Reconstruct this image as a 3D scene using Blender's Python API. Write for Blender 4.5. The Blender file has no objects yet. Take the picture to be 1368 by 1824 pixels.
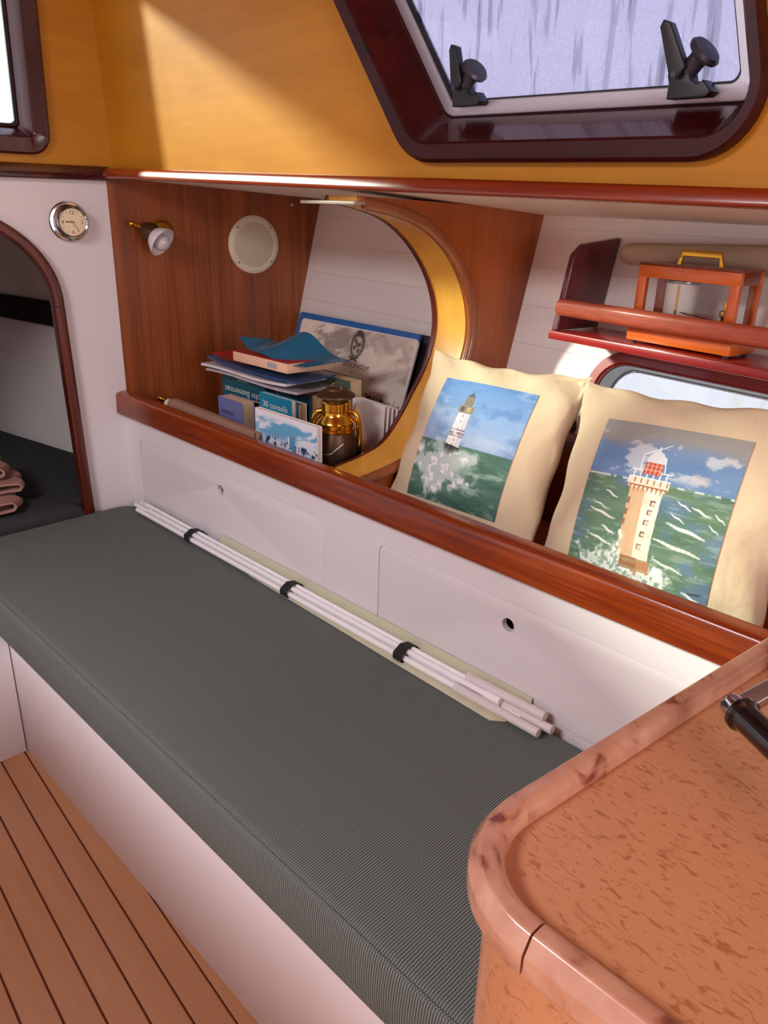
import bpy, bmesh, math, random
import numpy as np
from mathutils import Vector, Matrix

random.seed(7)
SC = bpy.context.scene
COL = SC.collection
PI = math.pi

# ---------------------------------------------------------------- camera, sky, sun, exposure
cam_d = bpy.data.cameras.new('camera')
cam = bpy.data.objects.new('camera', cam_d)
COL.objects.link(cam)
cam_d.sensor_fit = 'VERTICAL'
cam_d.sensor_height = 36.0
cam_d.lens = 36.0 * 1388.3 / 1824.0
cam_d.clip_start = 0.02
RIGHT = Vector((0.70300005, 0.71067645, 0.02701683))
DOWN = Vector((0.28037796, -0.24203772, -0.92887348))
FWD = Vector((-0.65358942, 0.66057303, -0.36941054))
mw = Matrix.Identity(4)
for i in range(3):
    mw[i][0], mw[i][1], mw[i][2] = RIGHT[i], -DOWN[i], -FWD[i]
mw[2][3] = 1.32
cam.matrix_world = mw
SC.camera = cam

SC.view_settings.view_transform = 'Standard'
SC.view_settings.look = 'None'
SC.view_settings.gamma = 1.0
SC.view_settings.use_curve_mapping = False
SC.view_settings.exposure = 0.0
SC.cycles.max_bounces = 8
SC.cycles.diffuse_bounces = 5
SC.cycles.glossy_bounces = 3
SC.cycles.transparent_max_bounces = 12
SC.cycles.caustics_reflective = False
SC.cycles.caustics_refractive = False

SKY_STRENGTH = 1.15
SUN_STRENGTH = 15.5
SUN_DIR = Vector((1.70, 1.20, -0.76)).normalized()
COMPANION_W = 26.0
ROOF_FILL_W = 46.0
FOREPEAK_FILL_W = 0.06

world = bpy.data.worlds.new('world')
SC.world = world
world.use_nodes = True
wn = world.node_tree.nodes
wl = world.node_tree.links
wn.clear()
w_out = wn.new('ShaderNodeOutputWorld')
w_bg = wn.new('ShaderNodeBackground')
w_tc = wn.new('ShaderNodeTexCoord')
w_sep = wn.new('ShaderNodeSeparateXYZ')
w_ramp = wn.new('ShaderNodeValToRGB')
w_ramp.color_ramp.elements[0].position = 0.0
w_ramp.color_ramp.elements[0].color = (0.93, 0.93, 1.0, 1)
w_ramp.color_ramp.elements[1].position = 0.55
w_ramp.color_ramp.elements[1].color = (0.42, 0.50, 0.90, 1)
wl.new(w_tc.outputs['Generated'], w_sep.inputs[0])
wl.new(w_sep.outputs['Z'], w_ramp.inputs[0])
wl.new(w_ramp.outputs[0], w_bg.inputs['Color'])
w_bg.inputs['Strength'].default_value = SKY_STRENGTH
wl.new(w_bg.outputs[0], w_out.inputs[0])

sun_d = bpy.data.lights.new('sun', 'SUN')
sun_d.energy = SUN_STRENGTH
sun_d.color = (1.0, 0.735, 0.47)
sun_d.angle = math.radians(4.5)
sun = bpy.data.objects.new('sun', sun_d)
COL.objects.link(sun)
sun.rotation_euler = SUN_DIR.to_track_quat('-Z', 'Y').to_euler()
sun.location = (-6, -4, 4)


def area(name, loc, direction, sx, sy, power, color):
    d = bpy.data.lights.new(name, 'AREA')
    d.shape = 'RECTANGLE'
    d.size, d.size_y = sx, sy
    d.energy = power
    d.color = color
    o = bpy.data.objects.new(name, d)
    COL.objects.link(o)
    o.location = loc
    o.rotation_euler = Vector(direction).to_track_quat('-Z', 'Y').to_euler()
    return o


# added fill lamps: at the companionway opening, under solid roof, under forepeak ceiling
area('companionway_fill', (1.55, 0.10, 1.40), (-1, 0.08, -0.15), 0.75, 1.0, COMPANION_W, (1.0, 0.92, 0.95))
area('roof_fill', (-0.95, -0.90, 1.985), (0, 0, -1), 0.65, 0.65, ROOF_FILL_W, (0.97, 0.93, 1.0))  # added to brighten the cabin; the roof has no hatch built
area('forepeak_fill', (-3.0, 0.25, 1.35), (0, 0, -1), 0.45, 0.45, FOREPEAK_FILL_W, (0.9, 0.93, 1.0))  # weak added fill; the forepeak ceiling has no opening

# ---------------------------------------------------------------- frames
TH = math.radians(8.0)
A = Vector((math.cos(TH), -math.sin(TH), 0))      # aft, along the boat
O = Vector((math.sin(TH), math.cos(TH), 0))       # outboard
X = Vector((1, 0, 0)); Y = Vector((0, 1, 0)); Z = Vector((0, 0, 1))
B0 = Vector((-2.164, 1.072, 0))


def W(s, o, z):
    return B0 + A * s + O * o + Z * z


def ohull(z):
    return 0.584 + 0.235 * (z - 0.874)


# ---------------------------------------------------------------- colour and materials
def lin(c):
    c = c / 255.0
    return c / 12.92 if c <= 0.04045 else ((c + 0.055) / 1.055) ** 2.4


def rgb(r, g, b):
    return (lin(r), lin(g), lin(b), 1.0)


MATS = {}


def new_mat(name):
    m = bpy.data.materials.new(name)
    m.use_nodes = True
    return m, m.node_tree.nodes, m.node_tree.links, m.node_tree.nodes['Principled BSDF']


def plain(name, col, rough=0.5, metal=0.0, coat=0.0, spec=0.5, var=0.06, vscale=6.0, bump=0.0, bscale=200.0, transl=0.0):
    m, n, l, b = new_mat(name)
    b.inputs['Roughness'].default_value = rough
    b.inputs['Metallic'].default_value = metal
    b.inputs['Coat Weight'].default_value = coat
    b.inputs['Coat Roughness'].default_value = 0.08
    b.inputs['Specular IOR Level'].default_value = spec
    tc = n.new('ShaderNodeTexCoord')
    nz = n.new('ShaderNodeTexNoise')
    nz.inputs['Scale'].default_value = vscale
    nz.inputs['Detail'].default_value = 5
    l.new(tc.outputs['Object'], nz.inputs['Vector'])
    mx = n.new('ShaderNodeMix'); mx.data_type = 'RGBA'
    mx.inputs['A'].default_value = tuple(min(1, c * (1 - var)) for c in col[:3]) + (1,)
    mx.inputs['B'].default_value = tuple(min(1, c * (1 + var)) for c in col[:3]) + (1,)
    l.new(nz.outputs['Fac'], mx.inputs['Factor'])
    l.new(mx.outputs['Result'], b.inputs['Base Color'])
    if bump > 0:
        n2 = n.new('ShaderNodeTexNoise'); n2.inputs['Scale'].default_value = bscale
        l.new(tc.outputs['Object'], n2.inputs['Vector'])
        bp = n.new('ShaderNodeBump'); bp.inputs['Strength'].default_value = bump
        bp.inputs['Distance'].default_value = 0.002
        l.new(n2.outputs['Fac'], bp.inputs['Height'])
        l.new(bp.outputs[0], b.inputs['Normal'])
    MATS[name] = m
    return m


def wood(name, c1, c2, axis='x', scale=9.0, stretch=14.0, rough=0.35, coat=0.3, contrast=(0.35, 0.68), fine=0.35, rotz=0.0, coat_rough=0.08):
    m, n, l, b = new_mat(name)
    b.inputs['Roughness'].default_value = rough
    b.inputs['Coat Weight'].default_value = coat
    if coat < 0.05:
        b.inputs['Specular IOR Level'].default_value = 0.25
    b.inputs['Coat Roughness'].default_value = coat_rough
    tc = n.new('ShaderNodeTexCoord')
    mp = n.new('ShaderNodeMapping')
    sc = [1.0, 1.0, 1.0]
    sc['xyz'.index(axis)] = 1.0 / stretch
    mp.inputs['Scale'].default_value = sc
    mp.inputs['Rotation'].default_value = (0, 0, rotz)
    l.new(tc.outputs['Object'], mp.inputs['Vector'])
    nz = n.new('ShaderNodeTexNoise')
    nz.inputs['Scale'].default_value = scale
    nz.inputs['Detail'].default_value = 6
    nz.inputs['Distortion'].default_value = 0.6
    l.new(mp.outputs[0], nz.inputs['Vector'])
    nf = n.new('ShaderNodeTexNoise')
    nf.inputs['Scale'].default_value = scale * 9
    nf.inputs['Detail'].default_value = 3
    l.new(mp.outputs[0], nf.inputs['Vector'])
    add = n.new('ShaderNodeMix'); add.data_type = 'FLOAT'
    add.inputs['Factor'].default_value = fine
    l.new(nz.outputs['Fac'], add.inputs['A'])
    l.new(nf.outputs['Fac'], add.inputs['B'])
    rp = n.new('ShaderNodeValToRGB')
    rp.color_ramp.elements[0].position = contrast[0]
    rp.color_ramp.elements[0].color = c1
    rp.color_ramp.elements[1].position = contrast[1]
    rp.color_ramp.elements[1].color = c2
    l.new(add.outputs['Result'], rp.inputs[0])
    l.new(rp.outputs[0], b.inputs['Base Color'])
    bp = n.new('ShaderNodeBump'); bp.inputs['Strength'].default_value = 0.06
    bp.inputs['Distance'].default_value = 0.001
    l.new(nf.outputs['Fac'], bp.inputs['Height'])
    l.new(bp.outputs[0], b.inputs['Normal'])
    MATS[name] = m
    return m


M_white = plain('white_paint', rgb(226, 221, 222), 0.42, var=0.03, vscale=3)
M_hullwhite = plain('hull_white_paint', rgb(242, 236, 230), 0.5, var=0.03)
M_deckwhite = plain('deckhead_paint', rgb(246, 236, 222), 0.5, var=0.03)
M_yellow = wood('golden_plywood', rgb(180, 118, 24), rgb(206, 144, 36), 'x', 7, 9, 0.42, 0.03, (0.3, 0.72), 0.3, coat_rough=0.2)
M_yellow_y = wood('golden_plywood_across', rgb(180, 118, 24), rgb(204, 144, 36), 'y', 7, 9, 0.42, 0.03, (0.3, 0.72), 0.3, coat_rough=0.2)
M_core = wood('pale_varnished_plywood', rgb(214, 152, 56), rgb(232, 176, 74), 'z', 5, 6, 0.4, 0.2, coat_rough=0.2)
M_mahog = wood('red_mahogany', rgb(88, 26, 12), rgb(142, 52, 22), 'x', 14, 22, 0.28, 0.6, fine=0.4)
M_rail = wood('varnished_mahogany_rail', rgb(94, 26, 6), rgb(164, 70, 10), 'x', 16, 26, 0.25, 0.4, fine=0.4)
M_mahog_z = wood('red_mahogany_upright', rgb(62, 17, 9), rgb(108, 38, 18), 'z', 14, 20, 0.3, 0.5, fine=0.4)
M_mahogdark = wood('dark_mahogany', rgb(46, 12, 14), rgb(78, 22, 22), 'x', 14, 20, 0.2, 0.8, fine=0.4)
M_mahogdark_z = wood('dark_mahogany_upright', rgb(44, 14, 14), rgb(82, 26, 22), 'z', 14, 20, 0.25, 0.7, fine=0.4)
M_framedark = wood('dark_mahogany_frame', rgb(40, 10, 12), rgb(70, 20, 20), 'x', 14, 20, 0.4, 0.04, fine=0.4)
M_forerail = plain('dark_stained_rail', rgb(34, 14, 12), 0.5, var=0.2, vscale=20, spec=0.2)
M_capshade = plain('shaded_cap', rgb(150, 132, 118), 0.5)  # grey puts the pale strip's shadow into its colour
M_mould = wood('orange_mahogany_moulding', rgb(108, 32, 8), rgb(166, 66, 14), 'x', 12, 24, 0.25, 0.6, fine=0.4)
M_sapele = wood('striped_sapele_veneer', rgb(104, 48, 16), rgb(160, 84, 34), 'z', 26, 40, 0.38, 0.25, (0.36, 0.64), 0.3, coat_rough=0.2)
M_knee = wood('brown_teak_veneer', rgb(146, 70, 24), rgb(176, 92, 38), 'z', 10, 18, 0.36, 0.25, coat_rough=0.2)
M_kneerim = wood('pale_brown_moulding', rgb(128, 70, 36), rgb(160, 92, 52), 'z', 12, 14, 0.3, 0.4)
M_redshelf = plain('red_stained_wood', rgb(150, 26, 22), 0.35, coat=0.4, var=0.25, vscale=30)
M_dowel = wood('salmon_worn_wood', rgb(158, 66, 40), rgb(190, 92, 62), 'x', 22, 18, 0.5, 0.1, fine=0.5)
M_endboard = wood('maroon_board', rgb(66, 18, 20), rgb(104, 34, 32), 'z', 14, 14, 0.32, 0.4)
M_floor = wood('pale_floor_plank', rgb(196, 142, 96), rgb(222, 172, 124), 'x', 6, 10, 0.36, 0.3, (0.25, 0.75), 0.25, coat_rough=0.25)
M_caulk = plain('brown_caulk_seam', rgb(116, 58, 28), 0.6)
M_black = plain('black_plastic', rgb(26, 26, 30), 0.42, var=0.1)
M_blackgloss = plain('black_glossy_grip', rgb(14, 13, 15), 0.16, coat=0.6, var=0.05)
M_knob = plain('dark_grey_knob', rgb(58, 56, 66), 0.4)
M_chrome = plain('chrome', rgb(205, 205, 210), 0.12, 1.0, var=0.02)
M_alu = plain('brushed_aluminium', rgb(196, 196, 206), 0.38, 0.55, var=0.03)
M_steel = plain('grey_steel', rgb(150, 146, 142), 0.35, 0.8, var=0.05)
M_brass = plain('polished_brass', rgb(214, 164, 62), 0.17, 1.0, var=0.06)
M_bronze = plain('tarnished_bronze', rgb(88, 66, 46), 0.42, 0.7, var=0.2, vscale=30)
M_rubber = plain('black_gasket', rgb(18, 18, 20), 0.6)
M_shade = plain('white_enamel', rgb(235, 232, 232), 0.25, coat=0.3, var=0.01)
M_bulb = plain('frosted_bulb', rgb(206, 200, 200), 0.22, coat=0.4, var=0.01)
M_cream = plain('cream_plastic', rgb(214, 204, 180), 0.45, var=0.02)
M_rod = plain('white_fibreglass', rgb(246, 246, 246), 0.35, var=0.02)
M_sleeve = plain('milky_tube', rgb(220, 214, 212), 0.3, var=0.03)
M_batten = plain('pale_green_batten', rgb(206, 208, 178), 0.4, var=0.05)
M_strap = plain('black_strap', rgb(28, 28, 30), 0.8)
def canvas_mat():
    m, n, l, b = new_mat('cream_canvas')
    b.inputs['Base Color'].default_value = rgb(214, 194, 160)
    b.inputs['Roughness'].default_value = 0.9; b.inputs['Specular IOR Level'].default_value = 0.15
    tc = n.new('ShaderNodeTexCoord')
    n1 = n.new('ShaderNodeTexNoise'); n1.inputs['Scale'].default_value = 13; n1.inputs['Detail'].default_value = 3; n1.inputs['Distortion'].default_value = 0.3
    n2 = n.new('ShaderNodeTexNoise'); n2.inputs['Scale'].default_value = 800
    l.new(tc.outputs['Object'], n1.inputs['Vector']); l.new(tc.outputs['Object'], n2.inputs['Vector'])
    b1 = n.new('ShaderNodeBump'); b1.inputs['Strength'].default_value = 0.55; b1.inputs['Distance'].default_value = 0.012
    l.new(n1.outputs['Fac'], b1.inputs['Height'])
    b2 = n.new('ShaderNodeBump'); b2.inputs['Strength'].default_value = 0.3; b2.inputs['Distance'].default_value = 0.001
    l.new(n2.outputs['Fac'], b2.inputs['Height']); l.new(b1.outputs[0], b2.inputs['Normal']); l.new(b2.outputs[0], b.inputs['Normal'])
    return m


M_canvas = canvas_mat()
M_roll = plain('beige_roll_cloth', rgb(190, 172, 148), 0.75, var=0.04, spec=0.2)
M_towel = plain('pink_towelling', rgb(176, 136, 122), 0.95, var=0.2, vscale=60, bump=0.9, bscale=420, spec=0.05)
M_baro = wood('orange_varnished_case', rgb(196, 88, 20), rgb(226, 112, 30), 'x', 8, 14, 0.3, 0.4)
M_baro_z = wood('orange_varnished_case_upright', rgb(186, 82, 20), rgb(218, 106, 30), 'z', 8, 14, 0.3, 0.4)
M_paper = plain('white_paper', rgb(232, 226, 220), 0.8, var=0.03, spec=0.2)
M_pages = plain('page_edges', rgb(222, 196, 158), 0.85, var=0.12, vscale=40, spec=0.1)
M_pagespink = plain('pinkish_page_edges', rgb(232, 190, 158), 0.85, var=0.08, vscale=30, spec=0.1)
M_kraft = plain('brown_chart_paper', rgb(150, 116, 96), 0.7, var=0.08, vscale=10, spec=0.2)
M_teal = plain('teal_cover', rgb(28, 96, 112), 0.4, coat=0.2, var=0.08)
M_tealbright = plain('bright_teal_cover', rgb(14, 128, 160), 0.4, coat=0.2, var=0.04)
M_tealdark = plain('dark_teal_cover', rgb(22, 66, 76), 0.4, coat=0.2, var=0.3, vscale=25)
M_lilac = plain('lilac_cover', rgb(106, 112, 164), 0.45, coat=0.15, var=0.08)
M_brownbook = plain('dark_brown_cover', rgb(52, 34, 30), 0.45, coat=0.15, var=0.15)
M_green = plain('olive_green_cover', rgb(70, 92, 76), 0.5, var=0.1)
M_bluebinder = plain('blue_binder', rgb(34, 108, 182), 0.35, coat=0.2, var=0.05)
M_blackbinder = plain('black_binder', rgb(22, 20, 30), 0.3, coat=0.2, var=0.1)
M_magblue = plain('blue_magazine_cover', rgb(20, 104, 140), 0.3, coat=0.3, var=0.25, vscale=18)
M_maggrey = plain('grey_magazine_sheet', rgb(176, 172, 176), 0.4, coat=0.2, var=0.35, vscale=45)
M_magwhite = plain('white_magazine_sheet', rgb(216, 212, 216), 0.4, coat=0.2, var=0.2, vscale=35)
M_magnavy = plain('navy_magazine_cover', rgb(52, 78, 122), 0.35, coat=0.3, var=0.6, vscale=22)
M_red = plain('red_edge', rgb(170, 40, 30), 0.5)
M_ink = plain('black_ink', rgb(40, 36, 34), 0.7)
M_inkred = plain('red_ink', rgb(170, 40, 40), 0.7)
M_gilt = plain('gilt_hand', rgb(196, 148, 60), 0.3, 0.6)
M_textwhite = plain('white_print', rgb(230, 232, 222), 0.6)
M_dial = plain('ivory_dial', rgb(236, 222, 186), 0.4, var=0.04)
M_dark = plain('recess_shade', rgb(20, 16, 14), 0.9)  # shade inside the lockers put into the colour


def attr_mat(name, rough=0.75, spec=0.2, bump=0.2):
    m, n, l, b = new_mat(name)
    at = n.new('ShaderNodeAttribute'); at.attribute_name = 'Col'
    l.new(at.outputs['Color'], b.inputs['Base Color'])
    b.inputs['Roughness'].default_value = rough
    b.inputs['Specular IOR Level'].default_value = spec
    tc = n.new('ShaderNodeTexCoord')
    nz = n.new('ShaderNodeTexNoise'); nz.inputs['Scale'].default_value = 600
    l.new(tc.outputs['Object'], nz.inputs['Vector'])
    bp = n.new('ShaderNodeBump'); bp.inputs['Strength'].default_value = bump; bp.inputs['Distance'].default_value = 0.001
    l.new(nz.outputs['Fac'], bp.inputs['Height']); l.new(bp.outputs[0], b.inputs['Normal'])
    return m


M_paint = attr_mat('painted_canvas', 0.7, 0.25, 0.25)
M_print = attr_mat('printed_card', 0.5, 0.3, 0.05)


def ribbed_fabric():
    m, n, l, b = new_mat('ribbed_grey_green_fabric')
    tc = n.new('ShaderNodeTexCoord')
    sp = n.new('ShaderNodeSeparateXYZ')
    l.new(tc.outputs['Object'], sp.inputs[0])
    nz = n.new('ShaderNodeTexNoise'); nz.inputs['Scale'].default_value = 9
    l.new(tc.outputs['Object'], nz.inputs['Vector'])
    ma = n.new('ShaderNodeMath'); ma.operation = 'MULTIPLY_ADD'
    l.new(nz.outputs['Fac'], ma.inputs[0]); ma.inputs[1].default_value = 0.004
    l.new(sp.outputs['X'], ma.inputs[2])
    mu = n.new('ShaderNodeMath'); mu.operation = 'MULTIPLY'; mu.inputs[1].default_value = 2 * PI / 0.0041
    l.new(ma.outputs[0], mu.inputs[0])
    sn = n.new('ShaderNodeMath'); sn.operation = 'SINE'
    l.new(mu.outputs[0], sn.inputs[0])
    rp = n.new('ShaderNodeValToRGB')
    rp.color_ramp.elements[0].position = 0.40; rp.color_ramp.elements[0].color = rgb(82, 90, 88)
    rp.color_ramp.elements[1].position = 0.85; rp.color_ramp.elements[1].color = rgb(136, 143, 136)
    hf = n.new('ShaderNodeMath'); hf.operation = 'MULTIPLY_ADD'; hf.inputs[1].default_value = 0.5; hf.inputs[2].default_value = 0.5
    l.new(sn.outputs[0], hf.inputs[0])
    l.new(hf.outputs[0], rp.inputs[0])
    wv = n.new('ShaderNodeTexNoise'); wv.inputs['Scale'].default_value = 900
    l.new(tc.outputs['Object'], wv.inputs['Vector'])
    mx = n.new('ShaderNodeMix'); mx.data_type = 'RGBA'; mx.blend_type = 'MULTIPLY'; mx.inputs['Factor'].default_value = 0.2
    l.new(rp.outputs[0], mx.inputs['A']); l.new(wv.outputs['Fac'], mx.inputs['B'])
    l.new(mx.outputs['Result'], b.inputs['Base Color'])
    b.inputs['Roughness'].default_value = 0.95
    b.inputs['Specular IOR Level'].default_value = 0.1
    bp = n.new('ShaderNodeBump'); bp.inputs['Strength'].default_value = 0.35; bp.inputs['Distance'].default_value = 0.001
    l.new(hf.outputs[0], bp.inputs['Height']); l.new(bp.outputs[0], b.inputs['Normal'])
    return m


M_fabric = ribbed_fabric()
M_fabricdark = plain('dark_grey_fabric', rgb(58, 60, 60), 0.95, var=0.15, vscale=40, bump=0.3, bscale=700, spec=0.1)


def burl_mat():
    m, n, l, b = new_mat('burl_laminate')
    tc = n.new('ShaderNodeTexCoord')
    mp = n.new('ShaderNodeMapping'); mp.inputs['Rotation'].default_value = (0, 0, 0.65); mp.inputs['Scale'].default_value = (1, 2.3, 1.6)
    l.new(tc.outputs['Object'], mp.inputs['Vector'])
    nz = n.new('ShaderNodeTexNoise'); nz.inputs['Scale'].default_value = 62; nz.inputs['Detail'].default_value = 4
    nz.inputs['Distortion'].default_value = 1.6
    l.new(mp.outputs[0], nz.inputs['Vector'])
    rp = n.new('ShaderNodeValToRGB')
    rp.color_ramp.elements[0].position = 0.33; rp.color_ramp.elements[0].color = rgb(166, 106, 70)
    rp.color_ramp.elements[1].position = 0.46; rp.color_ramp.elements[1].color = rgb(198, 140, 100)
    l.new(nz.outputs['Fac'], rp.inputs[0])
    n2 = n.new('ShaderNodeTexNoise'); n2.inputs['Scale'].default_value = 5
    l.new(tc.outputs['Object'], n2.inputs['Vector'])
    mx = n.new('ShaderNodeMix'); mx.data_type = 'RGBA'; mx.blend_type = 'MULTIPLY'; mx.inputs['Factor'].default_value = 0.3
    r2 = n.new('ShaderNodeValToRGB')
    r2.color_ramp.elements[0].color = rgb(212, 190, 160); r2.color_ramp.elements[1].color = rgb(255, 250, 245)
    l.new(n2.outputs['Fac'], r2.inputs[0])
    l.new(rp.outputs[0], mx.inputs['A']); l.new(r2.outputs[0], mx.inputs['B'])
    l.new(mx.outputs['Result'], b.inputs['Base Color'])
    b.inputs['Roughness'].default_value = 0.34
    b.inputs['Coat Weight'].default_value = 0.3
    b.inputs['Coat Roughness'].default_value = 0.18
    return m


M_burl = burl_mat()


def worn_trim():
    m, n, l, b = new_mat('worn_varnish_edge')
    tc = n.new('ShaderNodeTexCoord')
    nz = n.new('ShaderNodeTexNoise'); nz.inputs['Scale'].default_value = 26; nz.inputs['Detail'].default_value = 6; nz.inputs['Distortion'].default_value = 0.8
    l.new(tc.outputs['Object'], nz.inputs['Vector'])
    rp = n.new('ShaderNodeValToRGB')
    e = rp.color_ramp.elements
    e[0].position = 0.33; e[0].color = rgb(120, 62, 46)
    e[1].position = 0.42; e[1].color = rgb(182, 128, 102)
    x = e.new(0.7); x.color = rgb(200, 152, 124)
    l.new(nz.outputs['Fac'], rp.inputs[0]); l.new(rp.outputs[0], b.inputs['Base Color'])
    b.inputs['Roughness'].default_value = 0.3
    b.inputs['Coat Weight'].default_value = 0.6
    b.inputs['Coat Roughness'].default_value = 0.1
    return m


M_worn = worn_trim()


def perforated():
    m, n, l, b = new_mat('perforated_cream_grille')
    tc = n.new('ShaderNodeTexCoord')
    vo = n.new('ShaderNodeTexVoronoi'); vo.inputs['Scale'].default_value = 230; vo.inputs['Randomness'].default_value = 0.15
    sx = n.new('ShaderNodeSeparateXYZ'); cx = n.new('ShaderNodeCombineXYZ')
    l.new(tc.outputs['Object'], sx.inputs[0]); l.new(sx.outputs['Y'], cx.inputs['X']); l.new(sx.outputs['Z'], cx.inputs['Y'])
    vo.voronoi_dimensions = '2D'
    l.new(cx.outputs[0], vo.inputs['Vector'])
    rp = n.new('ShaderNodeValToRGB')
    rp.color_ramp.elements[0].position = 0.22; rp.color_ramp.elements[0].color = rgb(126, 112, 92)
    rp.color_ramp.elements[1].position = 0.36; rp.color_ramp.elements[1].color = rgb(212, 202, 178)
    l.new(vo.outputs['Distance'], rp.inputs[0]); l.new(rp.outputs[0], b.inputs['Base Color'])
    b.inputs['Roughness'].default_value = 0.5
    return m


M_grille = perforated()


def glass(name, tint, frost, kind):
    """window glass: clear with some reflection; frost adds condensation, with runs of clear drops"""
    m, n, l, b = new_mat(name)
    n.remove(b)
    out = n['Material Output']
    tr = n.new('ShaderNodeBsdfTransparent'); tr.inputs['Color'].default_value = tint
    gl = n.new('ShaderNodeBsdfGlossy'); gl.inputs['Roughness'].default_value = 0.03
    lw = n.new('ShaderNodeLayerWeight'); lw.inputs['Blend'].default_value = 0.5
    pw = n.new('ShaderNodeMath'); pw.operation = 'POWER'; pw.inputs[1].default_value = 5.0
    l.new(lw.outputs['Facing'], pw.inputs[0])
    fr = n.new('ShaderNodeMath'); fr.operation = 'MULTIPLY_ADD'; fr.inputs[1].default_value = 0.7; fr.inputs[2].default_value = 0.03
    l.new(pw.outputs[0], fr.inputs[0])
    mx = n.new('ShaderNodeMixShader')
    l.new(fr.outputs[0], mx.inputs[0])
    last = tr
    if frost > 0:
        tl = n.new('ShaderNodeBsdfTranslucent'); tl.inputs['Color'].default_value = (0.92, 0.92, 0.96, 1)
        tc = n.new('ShaderNodeTexCoord')
        mp = n.new('ShaderNodeMapping')
        mp.inputs['Scale'].default_value = (1.0, 1.0, 0.07 if kind == 'side' else 0.2)
        mp.inputs['Rotation'].default_value = (0, math.radians(-9 if kind == 'side' else 0), 0)
        l.new(tc.outputs['Object'], mp.inputs['Vector'])
        st = n.new('ShaderNodeTexNoise'); st.inputs['Scale'].default_value = 75 if kind == 'side' else 14; st.inputs['Detail'].default_value = 2
        l.new(mp.outputs[0], st.inputs['Vector'])
        rp = n.new('ShaderNodeValToRGB')
        rp.color_ramp.elements[0].position = 0.37; rp.color_ramp.elements[0].color = (0.0, 0.0, 0.0, 1)
        rp.color_ramp.elements[1].position = 0.42; rp.color_ramp.elements[1].color = (1, 1, 1, 1)
        l.new(st.outputs['Fac'], rp.inputs[0])
        dr = n.new('ShaderNodeTexNoise'); dr.inputs['Scale'].default_value = 260; dr.inputs['Detail'].default_value = 3
        l.new(tc.outputs['Object'], dr.inputs['Vector'])
        r3 = n.new('ShaderNodeValToRGB')
        r3.color_ramp.elements[0].position = 0.38; r3.color_ramp.elements[0].color = (0.45, 0.45, 0.45, 1)
        r3.color_ramp.elements[1].position = 0.6; r3.color_ramp.elements[1].color = (1, 1, 1, 1)
        l.new(dr.outputs['Fac'], r3.inputs[0])
        mu = n.new('ShaderNodeMath'); mu.operation = 'MULTIPLY'
        l.new(rp.outputs[0], mu.inputs[0]); l.new(r3.outputs[0], mu.inputs[1])
        m2 = n.new('ShaderNodeMath'); m2.operation = 'MULTIPLY'; m2.inputs[1].default_value = frost
        l.new(mu.outputs[0], m2.inputs[0])
        tx = n.new('ShaderNodeMix'); tx.data_type = 'RGBA'
        tx.inputs['A'].default_value = tuple(c * (0.60 if kind == 'side' else 0.9) for c in tint[:3]) + (1,)
        tx.inputs['B'].default_value = tint
        l.new(rp.outputs[0], tx.inputs['Factor']); l.new(tx.outputs['Result'], tr.inputs['Color'])
        mf = n.new('ShaderNodeMixShader')
        l.new(m2.outputs[0], mf.inputs[0]); l.new(tr.outputs[0], mf.inputs[1]); l.new(tl.outputs[0], mf.inputs[2])
        last = mf
    l.new(last.outputs[0], mx.inputs[1]); l.new(gl.outputs[0], mx.inputs[2])
    l.new(mx.outputs[0], out.inputs['Surface'])
    MATS[name] = m
    return m


M_dew = glass('dewy_window_glass', (0.88, 0.85, 0.97, 1), 0.5, 'side')
M_front = glass('front_window_glass', (0.70, 0.85, 0.97, 1), 0.25, 'front')
M_port = glass('scuffed_portlight_glass', (0.95, 0.97, 0.94, 1), 0.45, 'port')
M_clear = glass('clear_case_glass', (0.93, 0.93, 0.92, 1), 0.0, 'case')


# ---------------------------------------------------------------- object helpers
def thing(name, label, cat, loc, group=None):
    o = bpy.data.objects.new(name, None)
    o.empty_display_size = 0.02
    COL.objects.link(o)
    o.location = loc
    o['label'] = label
    o['category'] = cat
    if group:
        o['group'] = group
    return o


def origin_of(p):
    v = Vector(p.location)
    while p.parent:
        p = p.parent
        v = Vector(p.location) if False else v
    return v


WORLD_LOC = {}


def add(name, mesh, mat, parent=None, smooth=40):
    """link a mesh given in world coordinates; its origin moves to the middle of its foot"""
    n = len(mesh.vertices)
    co = np.empty(n * 3); mesh.vertices.foreach_get('co', co); co = co.reshape(-1, 3)
    lo, hi = co.min(0), co.max(0)
    org = np.array([(lo[0] + hi[0]) / 2, (lo[1] + hi[1]) / 2, lo[2]])
    mesh.vertices.foreach_set('co', (co - org).ravel())
    if mat and not mesh.materials:
        mesh.materials.append(mat)
    if smooth:
        mesh.polygons.foreach_set('use_smooth', [True] * len(mesh.polygons))
        mesh.set_sharp_from_angle(angle=math.radians(smooth))
    mesh.update()
    o = bpy.data.objects.new(name, mesh)
    COL.objects.link(o)
    WORLD_LOC[o.name] = Vector(org)
    if parent:
        o.parent = parent
        base = WORLD_LOC.get(parent.name, Vector(parent.location))
        o.location = Vector(org) - base
    else:
        o.location = org
    return o


def tag(o, label, cat, group=None):
    o['label'] = label; o['category'] = cat
    if group:
        o['group'] = group
    return o


def struct(o):
    o['kind'] = 'structure'
    return o


def mesh_of(verts, faces):
    me = bpy.data.meshes.new('m')
    me.from_pydata([tuple(v) for v in verts], [], faces)
    me.update()
    return me


def bm_mesh(bm):
    bmesh.ops.recalc_face_normals(bm, faces=bm.faces)
    me = bpy.data.meshes.new('m')
    bm.to_mesh(me); bm.free()
    return me


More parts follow.
